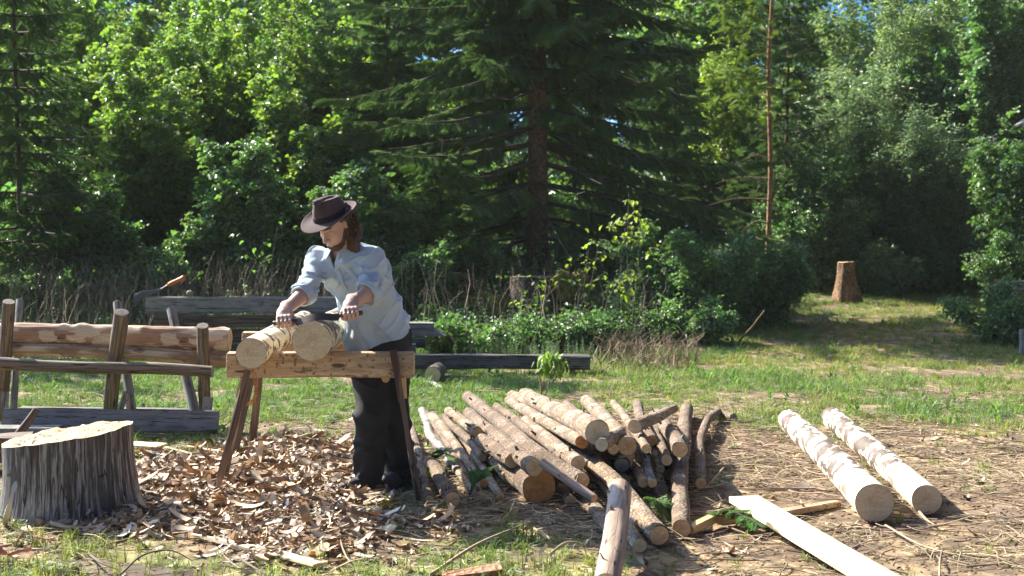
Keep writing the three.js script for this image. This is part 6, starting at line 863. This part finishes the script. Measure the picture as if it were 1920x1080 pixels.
// longer twigs and fallen branches
{
  const TW = M({ color: lin(0.36, 0.27, 0.17), roughness: 0.9 }), DK = M({ color: lin(0.14, 0.10, 0.075), roughness: 0.9 });
  const twig = (lab, pts, r, m = TW) => { const t = pts.map(([x, y, h]) => G(x, y, h)); tag(mesh('twig', tube(t, [r, r * 0.8, r * 0.4], 6, true, 16), m), lab, 'twig', 'twigs on the ground'); };
  twig('long pale twig lying diagonally in front of the sawn butt', [[810, 1076, 0.02], [900, 1018, 0.05], [996, 978, 0.08]], 0.009);
  twig('arched dark twig before the chopping block', [[225, 1078, 0.01], [270, 1040, 0.06], [320, 1032, 0.07], [362, 1052, 0.02]], 0.005, DK);
  twig('dark twig in the grass below the chopping block', [[166, 1038, 0.02], [190, 1055, 0.03], [216, 1066, 0.02]], 0.007, DK);
  twig('thin dark twig in the litter below the long slab', [[455, 1050, 0.02], [480, 1066, 0.03], [510, 1082, 0.02]], 0.006, DK);
  twig('forked pale twig in front of the pile', [[1000, 990, 0.02], [1030, 1010, 0.05], [1034, 1020, 0.02]], 0.006);
  twig('arching dry stalk left of the stake', [[1030, 1040, 0.02], [1060, 1018, 0.07], [1090, 1020, 0.06], [1100, 1040, 0.02]], 0.006);
  twig('bare branch right of the crooked pole', [[1356, 878, 0.09], [1342, 894, 0.06], [1322, 915, 0.03]], 0.006);
  twig('forked stick under the ends of the two peeled logs', [[1690, 985, 0.01], [1760, 985, 0.02], [1822, 968, 0.07]], 0.008);
  twig('second stick crossing under the thinner peeled log', [[1720, 955, 0.02], [1738, 975, 0.02], [1752, 984, 0.015]], 0.009);
  twig('pale stalk standing at the bottom right', [[1762, 1082, 0.01], [1763, 1050, 0.05], [1767, 1030, 0.09]], 0.006);
  twig('long dry twig across the straw at the right', [[1660, 985, 0.02], [1750, 1030, 0.03], [1880, 1056, 0.02]], 0.006);
  twig('long grey stick slanting down behind the back of the blue shirt', [[728, 505, 0.75], [770, 545, 0.6], [826, 588, 0.35]], 0.016, DK);
  twig('dry branch on the grass before the dark shrub', [[1385, 640, 0.1], [1405, 618, 0.3], [1433, 582, 0.65]], 0.012);
  const R = rng(811), sh = [1, 2, 3, 4].map((k) => { const q = rng(k), p = []; for (let i = 0; i < 5; i++) p.push(V((i / 4 - 0.5) * 0.3, 0.006 + 0.015 * q(), gauss(q) * 0.03)); const main = tube(p, [0.004, 0.003, 0.0015], 4, false, 6), b = tube([p[2], p[2].clone().add(V(0.06, 0.02, 0.05 * (k % 2 ? 1 : -1)))], [0.002, 0.001], 4, false); return mergeGeometries([main, b]); }), L = [[], [], [], []];
  scatter(1500, 813, 5.7, 13.5, (c) => 0.25 + 0.6 * c.soil, (p, R2) => { const g = 0.5 + 1.1 * R2(); L[Math.floor(R2() * 4)].push({ m: mat4(p.add(V(0, 0.006, 0)), quatE(0.1 * gauss(R2), R2() * 6.28, 0.1 * gauss(R2)), 0.5 + 1.0 * R2()), c: lin(g, g * 0.95, g * 0.9) }); });
  L.forEach((l, i) => tag(instanced('twig_litter', sh[i], M({ color: lin(0.23, 0.17, 0.125), roughness: 0.95 }), l), ['small twigs', 'crooked little twigs', 'forked little twigs', 'thin broken twigs'][i] + ' strewn over the soil round the pile', 'twig litter'));
}
// green spruce twigs caught in the pile and by the board, and the leafy shoot behind it
{
  const bough = (lab, list, sc, seed, tint = 1.3) => { const R = rng(seed), c = list[0], t = thing('spruce_twig', lab, 'twig', c.clone(), 'green spruce twigs on the ground'); const cv = new THREE.CatmullRomCurve3(list); mesh('stem', tube(list, [0.006, 0.004, 0.002], 5, false, 10), MAT.deadTwig, t); const L = []; for (let k = 0; k < 46; k++) { const s = R(), p = cv.getPoint(s).sub(c), a = cv.getTangent(s).applyAxisAngle(V(0, 1, 0), (R() < 0.5 ? -1 : 1) * (0.7 + 0.3 * R())); a.y += 0.2 * gauss(R); L.push({ m: mat4(p, new THREE.Quaternion().setFromUnitVectors(V(1, 0, 0), a.normalize()), sc * (0.6 + 0.6 * R())), c: lin(tint * (0.8 + 0.5 * R()), tint * (0.8 + 0.5 * R()), tint) }); } instanced('needles', SPRAY[seed % 2], MAT.needle, L, t); };
  bough('green spruce twig lying over the tan battens', [G(1325, 962, 0.05), G(1370, 958, 0.08), G(1420, 982, 0.05)], 0.10, 901);
  bough('green spruce twig on the ground beside the long straight pole', [G(1210, 945, 0.05), G(1235, 940, 0.1), G(1255, 960, 0.05)], 0.10, 903, 1.7);
  bough('dark spruce twig between the left poles', [G(880, 930, 0.03), G(888, 905, 0.1), G(906, 880, 0.15)], 0.09, 905);
  bough('spruce twig with yellow leaves between the grey poles', [G(815, 860, 0.06), G(828, 846, 0.12), G(838, 858, 0.1)], 0.08, 907, 1.9);
  bough('spruce twig poking out under the splintered root', [G(1150, 878, 0.1), G(1160, 868, 0.14), G(1172, 874, 0.12)], 0.08, 909, 2);
  const d = 11.9, base = AT(1013, 768, d), t = thing('shoot', 'leafy green shoot drooping over the back of the pile', 'shoot', base.clone()); mesh('stem', tube([base, AT(1015, 730, d), AT(1012, 700, d), AT(1022, 672, d), AT(1040, 658, d)], [0.012, 0.010, 0.008, 0.005, 0.003], 7, true, 16), M({ color: lin(0.34, 0.2, 0.12) }), t); mesh('stem', tube([AT(1026, 728, d), AT(1031, 705, d), AT(1030, 690, d), AT(1038, 660, d)], [0.005, 0.004, 0.003], 5, true, 12), M({ color: lin(0.4, 0.28, 0.17) }), t);
  const R = rng(921), L = [], g = leafBlade(0.075, 0.024, 0.2); for (let k = 0; k < 190; k++) { const q = AT(1034 + gauss(R) * 26, 676 + gauss(R) * 17, d + gauss(R) * 0.09).sub(base), c = 0.9 + 0.7 * R(); L.push({ m: mat4(q, quatE(1.0 + 0.5 * gauss(R), R() * 6.28, 0.5 * gauss(R)), 0.8 + 0.6 * R()), c: lin(c * 0.8, c * 0.8, c * 0.8) }); } instanced('leaves', g, MAT.leafBright, L, t);
}
// a few chips in the air from the drawknife's cut are too small to hold; shavings rest on the log instead
{ const R = rng(931), gs = []; for (let k = 0; k < 9; k++) { const g = CURL[k % 4].clone(); g.scale(0.32, 0.32, 0.32); g.rotateY(R() * 6.28); g.rotateX(gauss(R)); const z = -7.62 - 0.12 * R(), x = -1.075 + 0.03 * gauss(R); g.translate(x, 1.012 + 0.012 * R(), z); gs.push(g); } tag(mesh('wood_chips', mergeGeometries(gs), MAT.curl), 'small fresh wood chips on the thick log behind the drawknife', 'wood chips', null, 'stuff'); }
scene.environment = null;
renderer.render(scene, camera);
